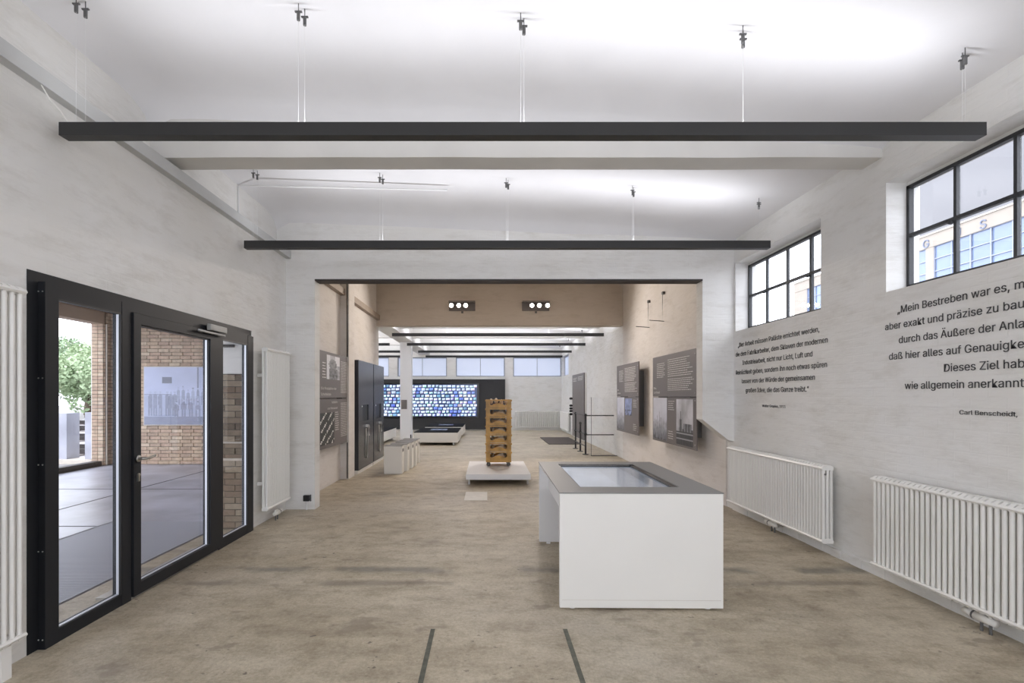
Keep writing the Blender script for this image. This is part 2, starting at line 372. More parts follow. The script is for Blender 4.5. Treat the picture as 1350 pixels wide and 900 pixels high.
# ceiling: slightly falling to the right, coved down to each cross beam
CZ = [(-9.9,4.12),(-2.88,4.09),(-1.18,4.03),(.26,3.97),(1.68,3.885),(2.6,3.80),(3.08,3.745),(3.4,3.70)]
def cz(x):
    for (a,za),(b,zb) in zip(CZ,CZ[1:]):
        if x <= b: return za+(zb-za)*(x-a)/(b-a)
    return CZ[-1][1]
def ceiling(name, y0, y1, xa, xb, label=None):
    mb = MB(); xs = [xa+(xb-xa)*i/36 for i in range(37)]; ny = 28; R = .42
    ys = [y0+(y1-y0)*j/ny for j in range(ny+1)]
    vs = []
    for y in ys:
        for x in xs:
            d = min(y-y0, y1-y); z = cz(x)
            k = max(0,1-d/R); dz = (1-math.sqrt(max(0,1-k*k)))*.16*(1 if x<1 else max(.25,1-(x-1)/3))
            if xa > -4: # soft corner along the left wall
                kk = max(0,1-(x-xa)/.3); dz += (1-math.sqrt(max(0,1-kk*kk)))*.1
            vs.append((x,y,z-dz+noise.noise(Vector((x*.7,y*.7,0)))*.008))
    nx = len(xs)
    mb.add(vs,[(j*nx+i,j*nx+i+1,(j+1)*nx+i+1,(j+1)*nx+i) for j in range(ny) for i in range(nx-1)])
    return struct(mb,name,M['ceil'],label,smooth=True)
def beam(name, y0, y1, xa, xb):
    mb = MB(); n = 40; 
    def zb(x,s): return 3.59+noise.noise(Vector((x*1.3,s,2)))*.007
    bot = [(x, zb(x,0)) for x in [xa+(xb-xa)*i/n for i in range(n+1)]]
    mb.prism([(xb,4.3),(xa,4.3)]+bot,'y',y0,y1)
    return struct(mb,name,M['beam'])
beamsY = [-.52,1.88,4.28]
edges = [-3.6]+[v for b in beamsY for v in (b,b+.23)]+[YF]
for i in range(4): ceiling('ceiling' if i==3 else 'ceiling_bay_%d'%(i+1), edges[2*i], edges[2*i+1], XU, X1, 'white plaster ceiling bay')
for i,b in enumerate(beamsY): beam('trim_%d'%(3+i), b, b+.23, XU, X1)
fb = [14.87,17.45,20.0]
e2 = [12.7]+[v for b in fb for v in (b,b+.23)]+[22.7]
for i in range(4): ceiling('ceiling_far_%d'%(i+1), e2[2*i], e2[2*i+1], -9.5, X1)
for i,b in enumerate(fb): beam('trim_%d'%(6+i), b, b+.23, -9.5, X1)
struct(MB().box(-3.17,3.66,-3.9,YF+.2,4.3,4.4).box(-9.8,3.66,12.7,23.0,4.3,4.4),'ceiling_roof_slab',M['beam'])
# painted ledge (old crane rail bearer) along the left wall, going on as a girder over the column
struct(MB().box(XU,X0+.07,-3.6,YF,3.43,3.53),'trim_9',M['ledge'],'grey painted ledge running along the left wall')
struct(MB().box(X0,X0+.10,YF+.2,9.35,3.43,3.55).box(X0,X0+.10,9.75,YH,3.43,3.55),'trim_10',mat('aged_ledge',(.36,.30,.25),.7,noise_amt=.1))
struct(MB().box(-3.05,-2.62,12.7,22.7,3.44,4.15).box(-3.09,-2.58,12.7,22.7,3.43,3.52),'trim_11',M['beam'],'longitudinal beam carried by the column in the far hall')
struct(MB().box(-3.02,-2.64,17.4,17.78,0,3.43),'trim_12',M['white_cool'],'square white column in the far hall')
struct(MB().box(-9.5,.9,22.62,22.7,0,.06).box(.82,X1,22.64,22.7,0,.07),'baseboard_end',M['white'])
struct(MB().box(-.3735,-.345,2.1,3.33,.0,.003).box(.505,.533,2.1,3.33,.0,.003),'trim_13',mat('groove_fill',(.12,.12,.095),.8,noise_amt=.3,noise_scale=20),'two dark filled rail grooves in the floor')
struct(MB().box(-.34,.005,7.45,8.1,0,.004),'trim_14',mat('pale_patch',(.72,.70,.66),.7,noise_amt=.06,noise_scale=9),'pale square patch in the concrete floor')
# white plinth line under the radiators, uneven paint edge
def plinth(name,x,s,y0,y1,h=.075):
    mb = MB(); n = 60
    for i in range(n):
        a,b = y0+(y1-y0)*i/n, y0+(y1-y0)*(i+1)/n; t = .02+.012*noise.noise(Vector((i*.7,x,1)))
        mb.box(min(x,x+s*t),max(x,x+s*t),a,b,0,h+.006*noise.noise(Vector((i*.9,3,x))))
    return struct(mb,name,M['wall_x'])
plinth('baseboard_right',X1,-1,-1,6.85)

# ------------------------------------------------------------------ steel windows on the right
PANE_Y = .42
def steel_window(nm, ya, yb, label):
    w = empty(nm,(3.58,(ya+yb)/2,zs0),label,kind='structure')
    x = 3.572; z0, z1 = zs0+.03, zs1-.03; n = 4; zm = (z0+z1)/2+.01
    f = MB().box(x-.02,x+.02,ya,ya+.028,z0,z1).box(x-.02,x+.02,yb-.028,yb,z0,z1).box(x-.02,x+.02,ya,yb,z0,z0+.028).box(x-.02,x+.02,ya,yb,z1-.028,z1)
    f.build('window_frame',M['winframe'],w)
    for i in range(1,n):
        y = ya+(yb-ya)*i/n; t = .018 if i==1 else .012
        MB().box(x-.016,x+.014,y-t,y+t,z0,z1).build('muntin',M['winframe'],w)
    MB().box(x-.018,x+.018,ya,yb,zm-.014,zm+.014).build('transom',M['winframe'],w)
    for i in range(n):
        for (a,b) in ((z0,zm),(zm,z1)):
            MB().box(x+.004,x+.008,ya+(yb-ya)*i/n+.015,ya+(yb-ya)*(i+1)/n-.015,a+.015,b-.015).build('pane',M['glass'],w)
    for i in (1,3):
        y = ya+(yb-ya)*i/n; MB().lathe((x-.03,y+.015,z1-.45),[(.004,-.02),(.016,-.015),(.016,.005),(.006,.012)],8,'x').build('latch',M['winframe'],w)
for k,(a,b) in enumerate(WIN): steel_window('window_%d'%(k+1),a,b-.0,['steel framed window behind the camera side','large steel framed window above the longer quotation','steel framed window above the shorter quotation by the portal'][k])

# ------------------------------------------------------------------ glazed door, left
door = empty('door_1',(-2.74,4.4,0),'anthracite glazed entrance door with two fixed side lights',kind='structure')
XF = -2.70
# cover plate on the wall
MB().box(X0-.3,X0+.004,DY0,DY0+.07,0,DZ).box(X0-.3,X0+.004,DY0+.07,DY1-.03,2.251,DZ).build('cover_plate',M['frame'],door)
XB = XF-.07
MB().box(XB,XF,3.06,3.154,0.0,2.25).build('frame_post',M['frame'],door)
MB().box(XB,XF,3.705,3.80,0.0,2.25).build('frame_post',M['frame'],door)
MB().box(XB,XF,5.04,5.12,0.0,2.25).build('frame_post',M['frame'],door)
MB().box(XB,XF,5.657,5.786,0.0,2.235).build('frame_post',M['frame'],door)
MB().box(XB+.002,XF-.002,3.155,3.704,2.165,2.249).box(XB+.002,XF-.002,5.121,5.656,2.136,2.249).box(XB+.002,XF-.003,3.801,5.039,2.19,2.249).build('head_rail',M['frame'],door)
MB().box(XB+.002,XF-.002,3.155,3.704,.0,.084).box(XB+.002,XF-.002,5.121,5.656,.0,.096).build('bottom_rail',M['frame'],door)
MB().box(XB-.2,XF-.01,3.80,5.04,.0,.018).build('threshold',M['steel'],door)
leaf = MB().box(XF-.062,XF+.012,3.812,3.891,.02,2.185).box(XF-.062,XF+.012,4.869,5.03,.02,2.185).box(XF-.062,XF+.012,3.891,4.869,2.106,2.185).box(XF-.062,XF+.012,3.891,4.869,.02,.11).build('door_leaf',M['frame'],door)
for (a,b,z0,z1,par) in ((3.154,3.705,.084,2.165,door),(3.891,4.869,.11,2.106,leaf),(5.12,5.657,.096,2.136,door)):
    MB().box(XF-.045,XF-.037,a,b,z0,z1).build('pane',M['glass'],par)
    g = .012
    MB().box(XF-.036,XF-.018,b-g,b,z0,z1).box(XF-.036,XF-.02,a,b,z0,z0+.006).build('glazing_spacer',M['spacer'],par)
    MB().box(XF-.036,XF-.002,a,b,z1-.012,z1).box(XF-.02,XF-.002,b-.010,b,z0,z1).box(XF-.036,XF-.002,a,a+.006,z0,z1).build('glazing_gasket',M['black'],par)
h = MB().lathe((XF+.016,3.85,1.07),[(.012,0),(.026,.002),(.026,.010),(.012,.012)],14,'x')
h.tube([(XF+.02,3.85,1.07),(XF+.065,3.85,1.07),(XF+.07,3.875,1.068),(XF+.07,3.93,1.072),(XF+.066,3.975,1.08)],.010,8)
h.build('door_handle',M['steel'],leaf,smooth=True)
MB().lathe((XF+.015,3.852,.945),[(.006,0),(.014,.001),(.014,.012),(.006,.014)],10,'x').box(XF+.012,XF+.026,3.843,3.861,.895,.945).build('lock_cylinder',M['steel'],leaf)
MB().box(XF+.012,XF+.055,4.80,5.10,2.185,2.245).build('door_closer',M['closer'],door,bevel=.006)
MB().box(XF+.03,XF+.05,4.62,5.08,2.150,2.170).build('closer_arm',M['closer'],door,bevel=.004)
for z in (2.19,1.66,1.13,.60,.06,):
    for x in (XB+.03,XB+.055): MB().lathe((x,3.06,z),[(.004,0),(.005,-.003),(.002,-.005)],6,'y').build('screw',M['steel'],door)
# brick reveal of the opening, seen through the narrow side light
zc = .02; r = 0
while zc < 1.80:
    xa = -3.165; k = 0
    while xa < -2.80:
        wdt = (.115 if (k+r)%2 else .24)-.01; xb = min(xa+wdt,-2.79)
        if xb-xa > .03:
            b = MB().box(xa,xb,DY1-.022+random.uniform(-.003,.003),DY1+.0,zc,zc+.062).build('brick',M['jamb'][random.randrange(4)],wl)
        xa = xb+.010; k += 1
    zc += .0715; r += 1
MB().box(-3.17,-2.78,DY1-.01,DY1-.001,0,1.81).build('mortar_bed',M['mortar'],wl)
MB().box(-3.17,-2.79,DY1-.05,DY1-.001,.80,.83).build('pale_strip',M['stone'],wl)  # thin pale strips added across the brick reveal
MB().box(-3.17,-2.79,DY1-.035,DY1-.001,1.0,1.02).build('pale_strip',M['stone'],wl)
MB().box(-3.17,-2.95,DY1-.03,DY1-.001,2.12,2.15).build('metal_strip',M['lintel'],wl)

# ------------------------------------------------------------------ radiators
def radiator(name, label, along, face, a0, a1, z0, z1, sgn, depth=.105, group=None, valve=None, pitch=.046, cols=3, R=.0155):
    """column radiator; along 'y' beside a side wall (face=room side x), or 'x' on the end wall (face=room side y)"""
    L_ = a1-a0; n = max(2,round(L_/pitch)); pitch = L_/n
    c = ((face if along=='y' else (a0+a1)/2), ((a0+a1)/2 if along=='y' else face), z0)
    t = empty(name,c,label,'radiator',group)
    offs = [sgn*(-R - k*(depth-2*R)/(cols-1)) for k in range(cols)]   # depth direction away from the room
    mb = MB()
    for o in offs:
        pts = [(o,0,.035),(o,0,z1-z0-.035)]
        mb.tube(pts, R, 8, cap=False)
    # rounded top and bottom heads, a little wider along the row
    for zc_ in (.028,z1-z0-.028):
        lo, hi = min(offs)-R*.8, max(offs)+R*.8
        hw = R*1.02
        mb.add([(lo,-hw,zc_-.02),(hi,-hw,zc_-.02),(hi,hw,zc_-.02),(lo,hw,zc_-.02),
                (lo-.004,-hw,zc_+.012*(1 if zc_>.1 else .3)),(hi+.004,-hw,zc_+.012*(1 if zc_>.1 else .3)),(hi+.004,hw,zc_+.012*(1 if zc_>.1 else .3)),(lo-.004,hw,zc_+.012*(1 if zc_>.1 else .3)),
                (lo+.02,-hw,zc_+.028),(hi-.02,-hw,zc_+.028),(hi-.02,hw,zc_+.028),(lo+.02,hw,zc_+.028)],
               [(0,3,2,1),(0,1,5,4),(1,2,6,5),(2,3,7,6),(3,0,4,7),(4,5,9,8),(5,6,10,9),(6,7,11,10),(7,4,8,11),(8,9,10,11)])
    for zc_ in (.03,z1-z0-.03): mb.tube([(0,-pitch*.5,zc_),(0,pitch*.5,zc_)],.014,6)
    me = mb.mesh('section',M['rad'])
    sm = [len(p.vertices)==4 and p.index < 8*cols for p in me.polygons]; me.polygons.foreach_set('use_smooth',sm)
    for i in range(n):
        o = bpy.data.objects.new('section',me); COL.objects.link(o); o.parent = t
        p = a0+pitch*(i+.5)
        if along=='y': o.location = (0,p-c[1],0)
        else: o.location = (p-c[0],0,0); o.rotation_euler = (0,0,math.pi/2)
    return t
rN = radiator('column_radiator','white low column radiator under the longer quotation, nearest on the right','y',3.225,2.38,4.20,.125,.885,-1,group=None)
rF = radiator('column_radiator','white low column radiator under the shorter quotation, behind the touch table','y',3.225,4.80,6.72,.125,.885,-1)
def valve(par, x, y, s=1):
    v = MB().tube([(x,y-.07,.085),(x,y+.07,.085)],[.022,.030],10).tube([(x,y+.075,.087),(x,y+.15,.09)],[.028,.022],12)
    v.tube([(x,y-.03,.09),(x,y-.03,.125)],.012,8).tube([(x,y+.03,.09),(x,y+.03,.125)],.012,8)
    v.build('thermostat_valve',M['white'],par,smooth=True)
    MB().tube([(x,y+.068,.086),(x,y+.080,.086)],.031,12).build('valve_collar',M['hook'],par)
    for d in (-.03,.03): MB().tube([(x,y+d,0),(x,y+d,.07)],.009,8).build('supply_pipe',M['hook'],par)
valve(rN,3.27,3.28); valve(rF,3.27,5.72)
MB().lathe((3.235,4.795,.80),[(.004,0),(.009,-.004),(.009,-.014),(.004,-.018)],8,'y').build('vent_plug',M['hook'],rF)
for r_,ys in ((rN,(2.6,4.0)),(rF,(5.0,6.5))):
    for y in ys: MB().tube([(3.345,y,.3),(3.345,y,.8)],.012,6).build('wall_bracket',M['rad'],r_)
rL = radiator('column_radiator','tall white column radiator at the left edge, before the glazed door','y',-2.60,2.0,2.82,.18,2.165,1,depth=.07,cols=2,R=.0135)
rL2 = radiator('column_radiator','tall white column radiator between the glazed door and the portal','y',-2.60,5.92,6.62,.18,2.13,1,depth=.07,cols=2,R=.0130)
for r_,ys in ((rL,(2.1,2.74)),(rL2,(6.0,6.5))):
    for y in ys:
        for z in (.5,1.8): MB().box(X0,-2.665,y-.012,y+.012,z-.02,z+.02).build('wall_bracket',M['rad'],r_)
valve(rL2,-2.64,6.28)
MB().box(-2.68,-2.62,2.70,2.76,.0,.18).build('pipe_fitting',M['rad'],rL)
radiator('column_radiator','white radiator on the end wall, right of the dark screen wall','x',YE-.16,1.27,3.24,.12,.88,-1,cols=2,depth=.08,pitch=.088,R=.027)
radiator('column_radiator','white radiator on the right wall in the far corner','y',X1-.12,20.2,22.4,.12,.88,-1,cols=2,depth=.08)

# ------------------------------------------------------------------ suspended light bars
def light_bar(xa, xb, y, label, power=BAR_POWER):
    t = empty('light_bar',((xa+xb)/2,y+.04,3.23),label,'lamp','suspended anthracite light bars')
    z0, z1 = 3.192, 3.275
    MB().box(xa,xb,y,y+.075,z0,z1-.006).box(xa,xb,y,y+.006,z1-.006,z1).box(xa,xb,y+.069,y+.075,z1-.006,z1).build('housing',M['bar'],t)
    MB().box(xa+.01,xb-.01,y+.008,y+.067,z1-.008,z1-.004).build('diffuser',M['diff'],t)
    ld = bpy.data.lights.new('tube','AREA'); ld.shape = 'RECTANGLE'; ld.size = xb-xa-.6; ld.size_y = .055; ld.energy = power; ld.color = (.93,.945,1)
    lo = bpy.data.objects.new('tube',ld); COL.objects.link(lo); lo.parent = t; lo.rotation_euler = (math.pi,0,0)
    lo.matrix_parent_inverse = Matrix.Translation(-t.location); lo.location = ((xa+xb)/2,y+.0375,z1+.003)
    xs = [xa+.11+(xb-xa-.22)*i/4 for i in range(5)]
    for x in xs:
        zt = cz(x)
        for k in (-1,1):
            xx = x+k*.012; yy = y+.037+k*.022
            MB().tube([(xx,yy,z1-.004),(xx,yy,zt-.1)],.0009,4).build('wire',M['wire'],t)
            hk = MB().tube([(xx,yy,zt-.105),(xx,yy,zt-.055)],.011,8)
            hk.box(xx-.022,xx+.022,yy-.006,yy+.006,zt-.055,zt-.047).tube([(xx,yy,zt-.05),(xx,yy,zt+.01)],.003,5)
            hk.build('ceiling_hook',M['hook'],t)
    return t
XA, XB_ = -2.695, 3.145
lb1 = light_bar(XA,XB_,3.15,'large anthracite light bar hanging nearest, above the glazed door')
light_bar(XA,XB_,5.55,'anthracite light bar hanging just before the portal wall')
light_bar(XA,XB_,.75,'anthracite light bar hanging overhead behind the viewpoint')
light_bar(XA,XB_,-1.65,'anthracite light bar hanging at the back of the room')
for y,l in ((13.7,'long light bar hanging nearest in the far hall, just beyond the tan beam'),(16.26,'second long light bar in the far hall'),(18.9,'third long light bar in the far hall'),(21.2,'last long light bar, in front of the blinded end windows')):
    light_bar(-2.6,3.2,y,l,FAR_POWER)
for y,l in ((13.7,'light bar nearest in the left aisle of the far hall'),(16.26,'second light bar in the left aisle beyond the column'),(18.9,'third light bar in the left aisle beyond the column'),(21.2,'last light bar in the left aisle, by the end windows')):
    light_bar(-9.0,-3.17,y,l,FAR_POWER)
MB().tube([(-2.70,3.02,3.45),(-2.69,3.03,3.42),(-2.67,3.06,3.36),(-2.66,3.12,3.33),(-2.65,3.17,3.28)],.004,6).build('feed_cable',M['rad'],lb1)

# halogen spot fixtures on the tan header
def spot_fixture(x0,x1,bulbs,hole,label):
    t = empty('halogen_fixture',((x0+x1)/2,YH-.1,3.77),label,'lamp','halogen fixtures on the tan beam')
    MB().box(x0,x1,YH-.15,YH-.02,3.855,3.885).box(x0,x1,YH-.03,YH-.001,3.66,3.86).build('fixture_body',M['panel'],t)
    for bx in bulbs:
        lh = MB().lathe((bx,YH-.17,3.765),[(.052,0),(.05,.02),(.03,.06),(.015,.09)],14,'y').build('lamp_head',M['steel'],t,smooth=True)
        MB().lathe((bx,YH-.178,3.765),[(.01,-.012),(.035,-.008),(.048,0),(.048,.006)],14,'y').build('bulb',M['bulb'],lh)
        ld = bpy.data.lights.new('bulb_light','SPOT'); ld.energy = SPOT_POWER*4; ld.spot_size = math.radians(165); ld.spot_blend = .6; ld.color = (1,.90,.81); ld.shadow_soft_size = .04
        lo = bpy.data.objects.new('bulb_light',ld); COL.objects.link(lo); lo.parent = t; lo.matrix_parent_inverse = Matrix.Translation(-t.location)
        lo.location = (bx,YH-.21,3.765); lo.rotation_euler = (math.radians(62),0,math.pi)
    MB().box((x0+x1)/2-.02,(x0+x1)/2+.03,YH-.04,YH-.001,3.60,3.645).build('cable_box',M['hook'],t)
spot_fixture(-.94,-.29,(-.87,-.69,-.52),1,'triple halogen spotlight fixture on the tan beam, left one')
spot_fixture(.87,1.54,(1.10,1.28,1.48),0,'triple halogen spotlight fixture on the tan beam, right one')

# ------------------------------------------------------------------ lettering
import os
_fp = (bpy.utils.system_resource('DATAFILES', path='fonts') or '') + '/Inter.woff2'   # ships with Blender
try: FONT = bpy.data.fonts.load(_fp) if os.path.exists(_fp) else None
except Exception: FONT = None
def text(s, size, o, u, v, m, parent, width=None, frag=None, align='LEFT', ext=.0012, name='lettering'):
    def width_of(t):
        c = bpy.data.curves.new('t','FONT'); c.body = t; c.size = size; c.resolution_u = 3
        if FONT: c.font = FONT
        ob = bpy.data.objects.new('t',c); COL.objects.link(ob); bpy.context.view_layer.update(); w = ob.dimensions.x
        bpy.data.objects.remove(ob); bpy.data.curves.remove(c); return w
    c = bpy.data.curves.new('t','FONT'); c.body = s; c.size = size; c.resolution_u = 3; c.extrude = ext; c.align_x = align
    if FONT: c.font = FONT
    ob = bpy.data.objects.new('t',c); COL.objects.link(ob); bpy.context.view_layer.update()
    dg = bpy.context.evaluated_depsgraph_get(); me = bpy.data.meshes.new_from_object(ob.evaluated_get(dg))
    sx = 1.0
    if width: sx = width/max(.001,width_of(frag or s))
    bpy.data.objects.remove(ob); bpy.data.curves.remove(c)
    u = Vector(u); v = Vector(v); nrm = u.cross(v); o = Vector(o)
    for p in me.vertices: q = p.co.copy(); p.co = o+u*q.x*sx+v*q.y+nrm*q.z
    me.name = name; me.materials.clear(); me.materials.append(m); me.update()
    ob = bpy.data.objects.new(name,me); COL.objects.link(ob)
    if parent: ob.parent = parent; ob.matrix_parent_inverse = Matrix.Translation(-parent.location)
    if name == 'lettering': ob['kind'] = 'stuff'
    return ob
U_R, V_ = (0,-1,0), (0,0,1)
q1 = empty('wall_quotation',(X1,3.2,1.4),'larger dark grey German quotation lettered on the right wall above the nearest radiator','lettering')
for s_,fr,ya,ye,z in (('„Mein Bestreben war es, m','„Mein Bestreben war es, m',4.123,3.151,2.231),('aber exakt und präzise zu bau','aber exakt und präzise zu bau',4.249,3.151,2.107),
        ('durch das Äußere der Anla','durch das Äußere der Anla',4.108,3.151,1.982),('daß hier alles auf Genauigke','daß hier alles auf Genauigke',4.209,3.151,1.854),
        ('Dieses Ziel hab','Dieses Ziel hab',3.706,3.151,1.730),('wie allgemein anerkannt','wie allgemein anerkannt',4.049,3.151,1.607)):
    text(s_,.112,(X1-.003,ya,z),U_R,V_,M['ink'],q1,width=ya-ye)
text('Carl Benscheidt,',.060,(X1-.003,3.581,1.42),U_R,V_,M['ink'],q1,width=3.581-3.19,ext=.0012)
q2 = empty('wall_quotation',(X1,5.9,1.4),'smaller-looking dark grey German quotation on the right wall between window and far radiator','lettering')
for s_,ya,ye,z in (('„Der Arbeit müssen Paläste errichtet werden,',6.74,5.093,2.206),('die dem Fabrikarbeiter, dem Sklaven der modernen',6.80,4.968,2.083),
        ('Industriearbeit, nicht nur Licht, Luft und',6.62,5.2,1.963),('Reinlichkeit geben, sondern ihn noch etwas spüren',6.80,4.98,1.839),
        ('lassen von der Würde der gemeinsamen',6.64,5.164,1.719),('großen Idee, die das Ganze treibt.“',6.54,5.26,1.598)):
    text(s_,.112,(X1-.003,ya,z),U_R,V_,M['ink'],q2,width=ya-ye)
text('Walter Gropius, 1911',.060,(X1-.003,6.145,1.417),U_R,V_,M['ink'],q2,width=.48)

# ------------------------------------------------------------------ flat prints drawn as coloured cells
def lin(c): return tuple(((x/255)/12.92 if x/255<=.04045 else (((x/255)+.055)/1.055)**2.4) for x in c)
def raster(name, o, u, v, w, h, nx, ny, fn, m, parent):
    mb = MB(); o = Vector(o); u = Vector(u); v = Vector(v); vs = [o+u*(w*i/nx)+v*(h*j/ny) for j in range(ny+1) for i in range(nx+1)]
    mb.v = [tuple(p) for p in vs]
    for j in range(ny):
        for i in range(nx):
            a = j*(nx+1)+i; mb.f.append((a,a+1,a+nx+2,a+nx+1)); mb.m.append(0); mb.c.append(fn((i+.5)/nx,(j+.5)/ny))
    return mb.build(name,m,parent)
def words(o, u, v, w, h, lines, m, parent, seed=1, wordlen=(.03,.09), thick=.35, ragged=.25):
    rnd = random.Random(seed); mb = MB(); o = Vector(o); u = Vector(u); v = Vector(v); p = h/lines
    for i in range(lines):
        zt = h-p*i-p*.5; end = w*(1-ragged*rnd.random()); x = 0
        while x < end-.01:
            l = min(rnd.uniform(*wordlen),end-x); q = o+u*x+v*(zt-p*thick/2)
            mb.add([q,q+u*l,q+u*l+v*p*thick,q+v*p*thick],[(0,1,2,3)]); x += l+.014
    return tag(mb.build('text_block',m,parent),kind='stuff')
def fbm(x,y,s=0): return noise.fractal(Vector((x,y,s)),.8,2.1,4)

# left panel pair: reads from near to far along the wall = direction +Y
lp = empty('text_panel',(-2.62,8.85,1.5),'grey double text board on the left passage wall before the dark listening cabinets','panel')
xl = -2.615; y0,y1 = 7.60,9.86
MB().box(xl-.02,xl,y0,y1,1.52,2.275).build('upper_board',M['panel'],lp)
MB().box(xl-.02,xl,y0,y1,.70,1.505).build('lower_board',M['panel'],lp)
for y in (y0+.3,9.1): MB().box(-2.735,xl-.02,y,y+.04,.9,2.1).build('mounting_rail',M['hook'],lp)
U_L = (0,1,0); xs_ = xl+.003
def portrait(a,b):
    d = math.hypot((a-.45)/.3,(b-.62)/.22); body = abs(a-.5) < .30 and b < .45
    g = .55+.25*fbm(a*4,b*5,3)
    if a < .28: g = .85
    if a > .6 and b > .6: g = .9
    if d < 1: g = .30+.15*fbm(a*8,b*8,1)
    if body: g = .22+.2*fbm(a*7,b*9,2)
    return (g*.9,g*.9,g*.95)
raster('photo',(xs_,8.16,1.83),U_L,V_,.72,.40,16,20,portrait,M['print'],lp)
def shoes(a,b):
    t = (b-.75*a)*3.1; k = t-math.floor(t); g = .75 if k < .22 and fbm(a*5,b*5,7) > -.35 else .03+.05*abs(fbm(a*6,b*6,2)); return (g,g,g*.95)
raster('photo',(xs_,7.84,.76),U_L,V_,.72,.52,20,20,shoes,M['print'],lp)
words((xs_,8.95,1.60),U_L,V_,.82,.58,20,M['ink_white'],lp,2)
words((xs_,8.95,.82),U_L,V_,.82,.62,20,M['ink_white'],lp,3)
words((xs_,7.95,1.83),U_L,V_,.18,.28,6,M['ink_white'],lp,5)
words((xs_,8.62,.95),U_L,V_,.22,.34,9,M['ink_white'],lp,6)
text('Die Produktion der',.085,(xs_,7.88,1.655),U_L,V_,M['ink_white'],lp,width=.80,ext=.0006)
text('Schuhleisten',.085,(xs_,7.88,1.56),U_L,V_,M['ink_white'],lp,width=.50,ext=.0006)
text('Fabrikation',.07,(xs_,8.42,1.43),U_L,V_,M['ink_white'],lp,width=.32,ext=.0006)
text('und Werkstatt',.07,(xs_,8.20,1.33),U_L,V_,M['ink_white'],lp,width=.55,ext=.0006)

def right_panel(y_far,y_near,label,city):
    xr = 3.18; t = empty('text_panel',(xr,(y_far+y_near)/2,1.5),label,'panel'); L_ = y_far-y_near
    MB().box(xr,xr+.02,y_near,y_far,1.54,2.28).build('upper_board',M['panel'],t)
    MB().box(xr,xr+.02,y_near,y_far,.72,1.53).build('lower_board',M['panel'],t)
    for y in (y_near+.25,y_far-.29): MB().box(xr+.02,X1-.012,y,y+.04,.9,2.1).build('mounting_rail',M['hook'],t)
    x = xr-.003; at = lambda f,z:(x,y_far-f*L_,z)
    words(at(.12,1.88),U_R,V_,.22*L_,.28,8,M['ink_white'],t,11)
    words(at(.40,1.88),U_R,V_,.54*L_,.32,9,M['ink_white'],t,12)
    words(at(.40,1.64),U_R,V_,.56*L_,.22,7,M['ink_white'],t,13)
    text('Das',.075,at(.03,1.68),U_R,V_,M['ink_white'],t,width=.07*L_,ext=.0006)
    text('Umfeld',.075,at(.03,1.60),U_R,V_,M['ink_white'],t,width=.16*L_,ext=.0006)
    def haze(a,b):
        g = .62+.12*b+.1*fbm(a*2,b*2,4)
        sk = .42+.22*abs(fbm(a*3.1,0,5))+(.12 if abs(a-.3)<.04 or abs(a-.48)<.03 else 0)
        if b < sk: g = .42*b/sk+.12+.13*fbm(a*9,b*9,6)
        g = max(.03,g); return (g*.86,g*.88,g)
    def church(a,b):
        g = .5+.3*fbm(a*1.7,b*1.7,9)+.18*b
        top = .46 if .45<a<.92 else .36
        if abs(a-.27) < .10*(1-(b-.3)/.45) or b < top and a>.15: g = .08+.12*abs(fbm(a*10,b*10,3))+(.2 if int(a*18)%3==0 and b>.3 else 0)
        if b < .28: g = .05+(.35 if abs(b-.26)<.015 or abs(b-.13)<.01 else .03*fbm(a*20,b*4,1))
        g = max(.02,g); return (g*.88,g*.88,g*.95)
    def blue(a,b):
        g = .5+.25*fbm(a*3,b*3,2)-(.35 if b<.35 and fbm(a*6,b*4,8)>-.1 else 0); g = max(.04,g); return (g*.5,g*.6,g)
    raster('photo',at(.02,.76),U_R,V_,.36*L_,.76,26,34,haze,M['print'],t)
    if city: raster('photo',at(.60,.755),U_R,V_,.34*L_,.745,24,34,church,M['print'],t)
    else: raster('photo',at(.42,1.12),U_R,V_,.30*L_,.38,18,18,blue,M['print'],t)
    words(at(.41 if city else .78,1.30),U_R,V_,.15*L_,.18,5,M['ink_white'],t,14,(.02,.05))
    words(at(.41 if city else .78,.80),U_R,V_,.15*L_,.16,4,M['ink_white'],t,15,(.02,.05))
    for z in (.80,1.48,1.60,2.2): MB().lathe((xr-.004,y_near+.05,z),[(.003,-.002),(.012,0),(.012,.004)],8,'x').build('fixing_screw',M['steel'],t)
right_panel(9.60,7.60,'grey text board on the right passage wall with church and misty town photographs',True)
right_panel(12.25,10.50,'grey text board on the right passage wall, farther one, with a blue photograph',False)

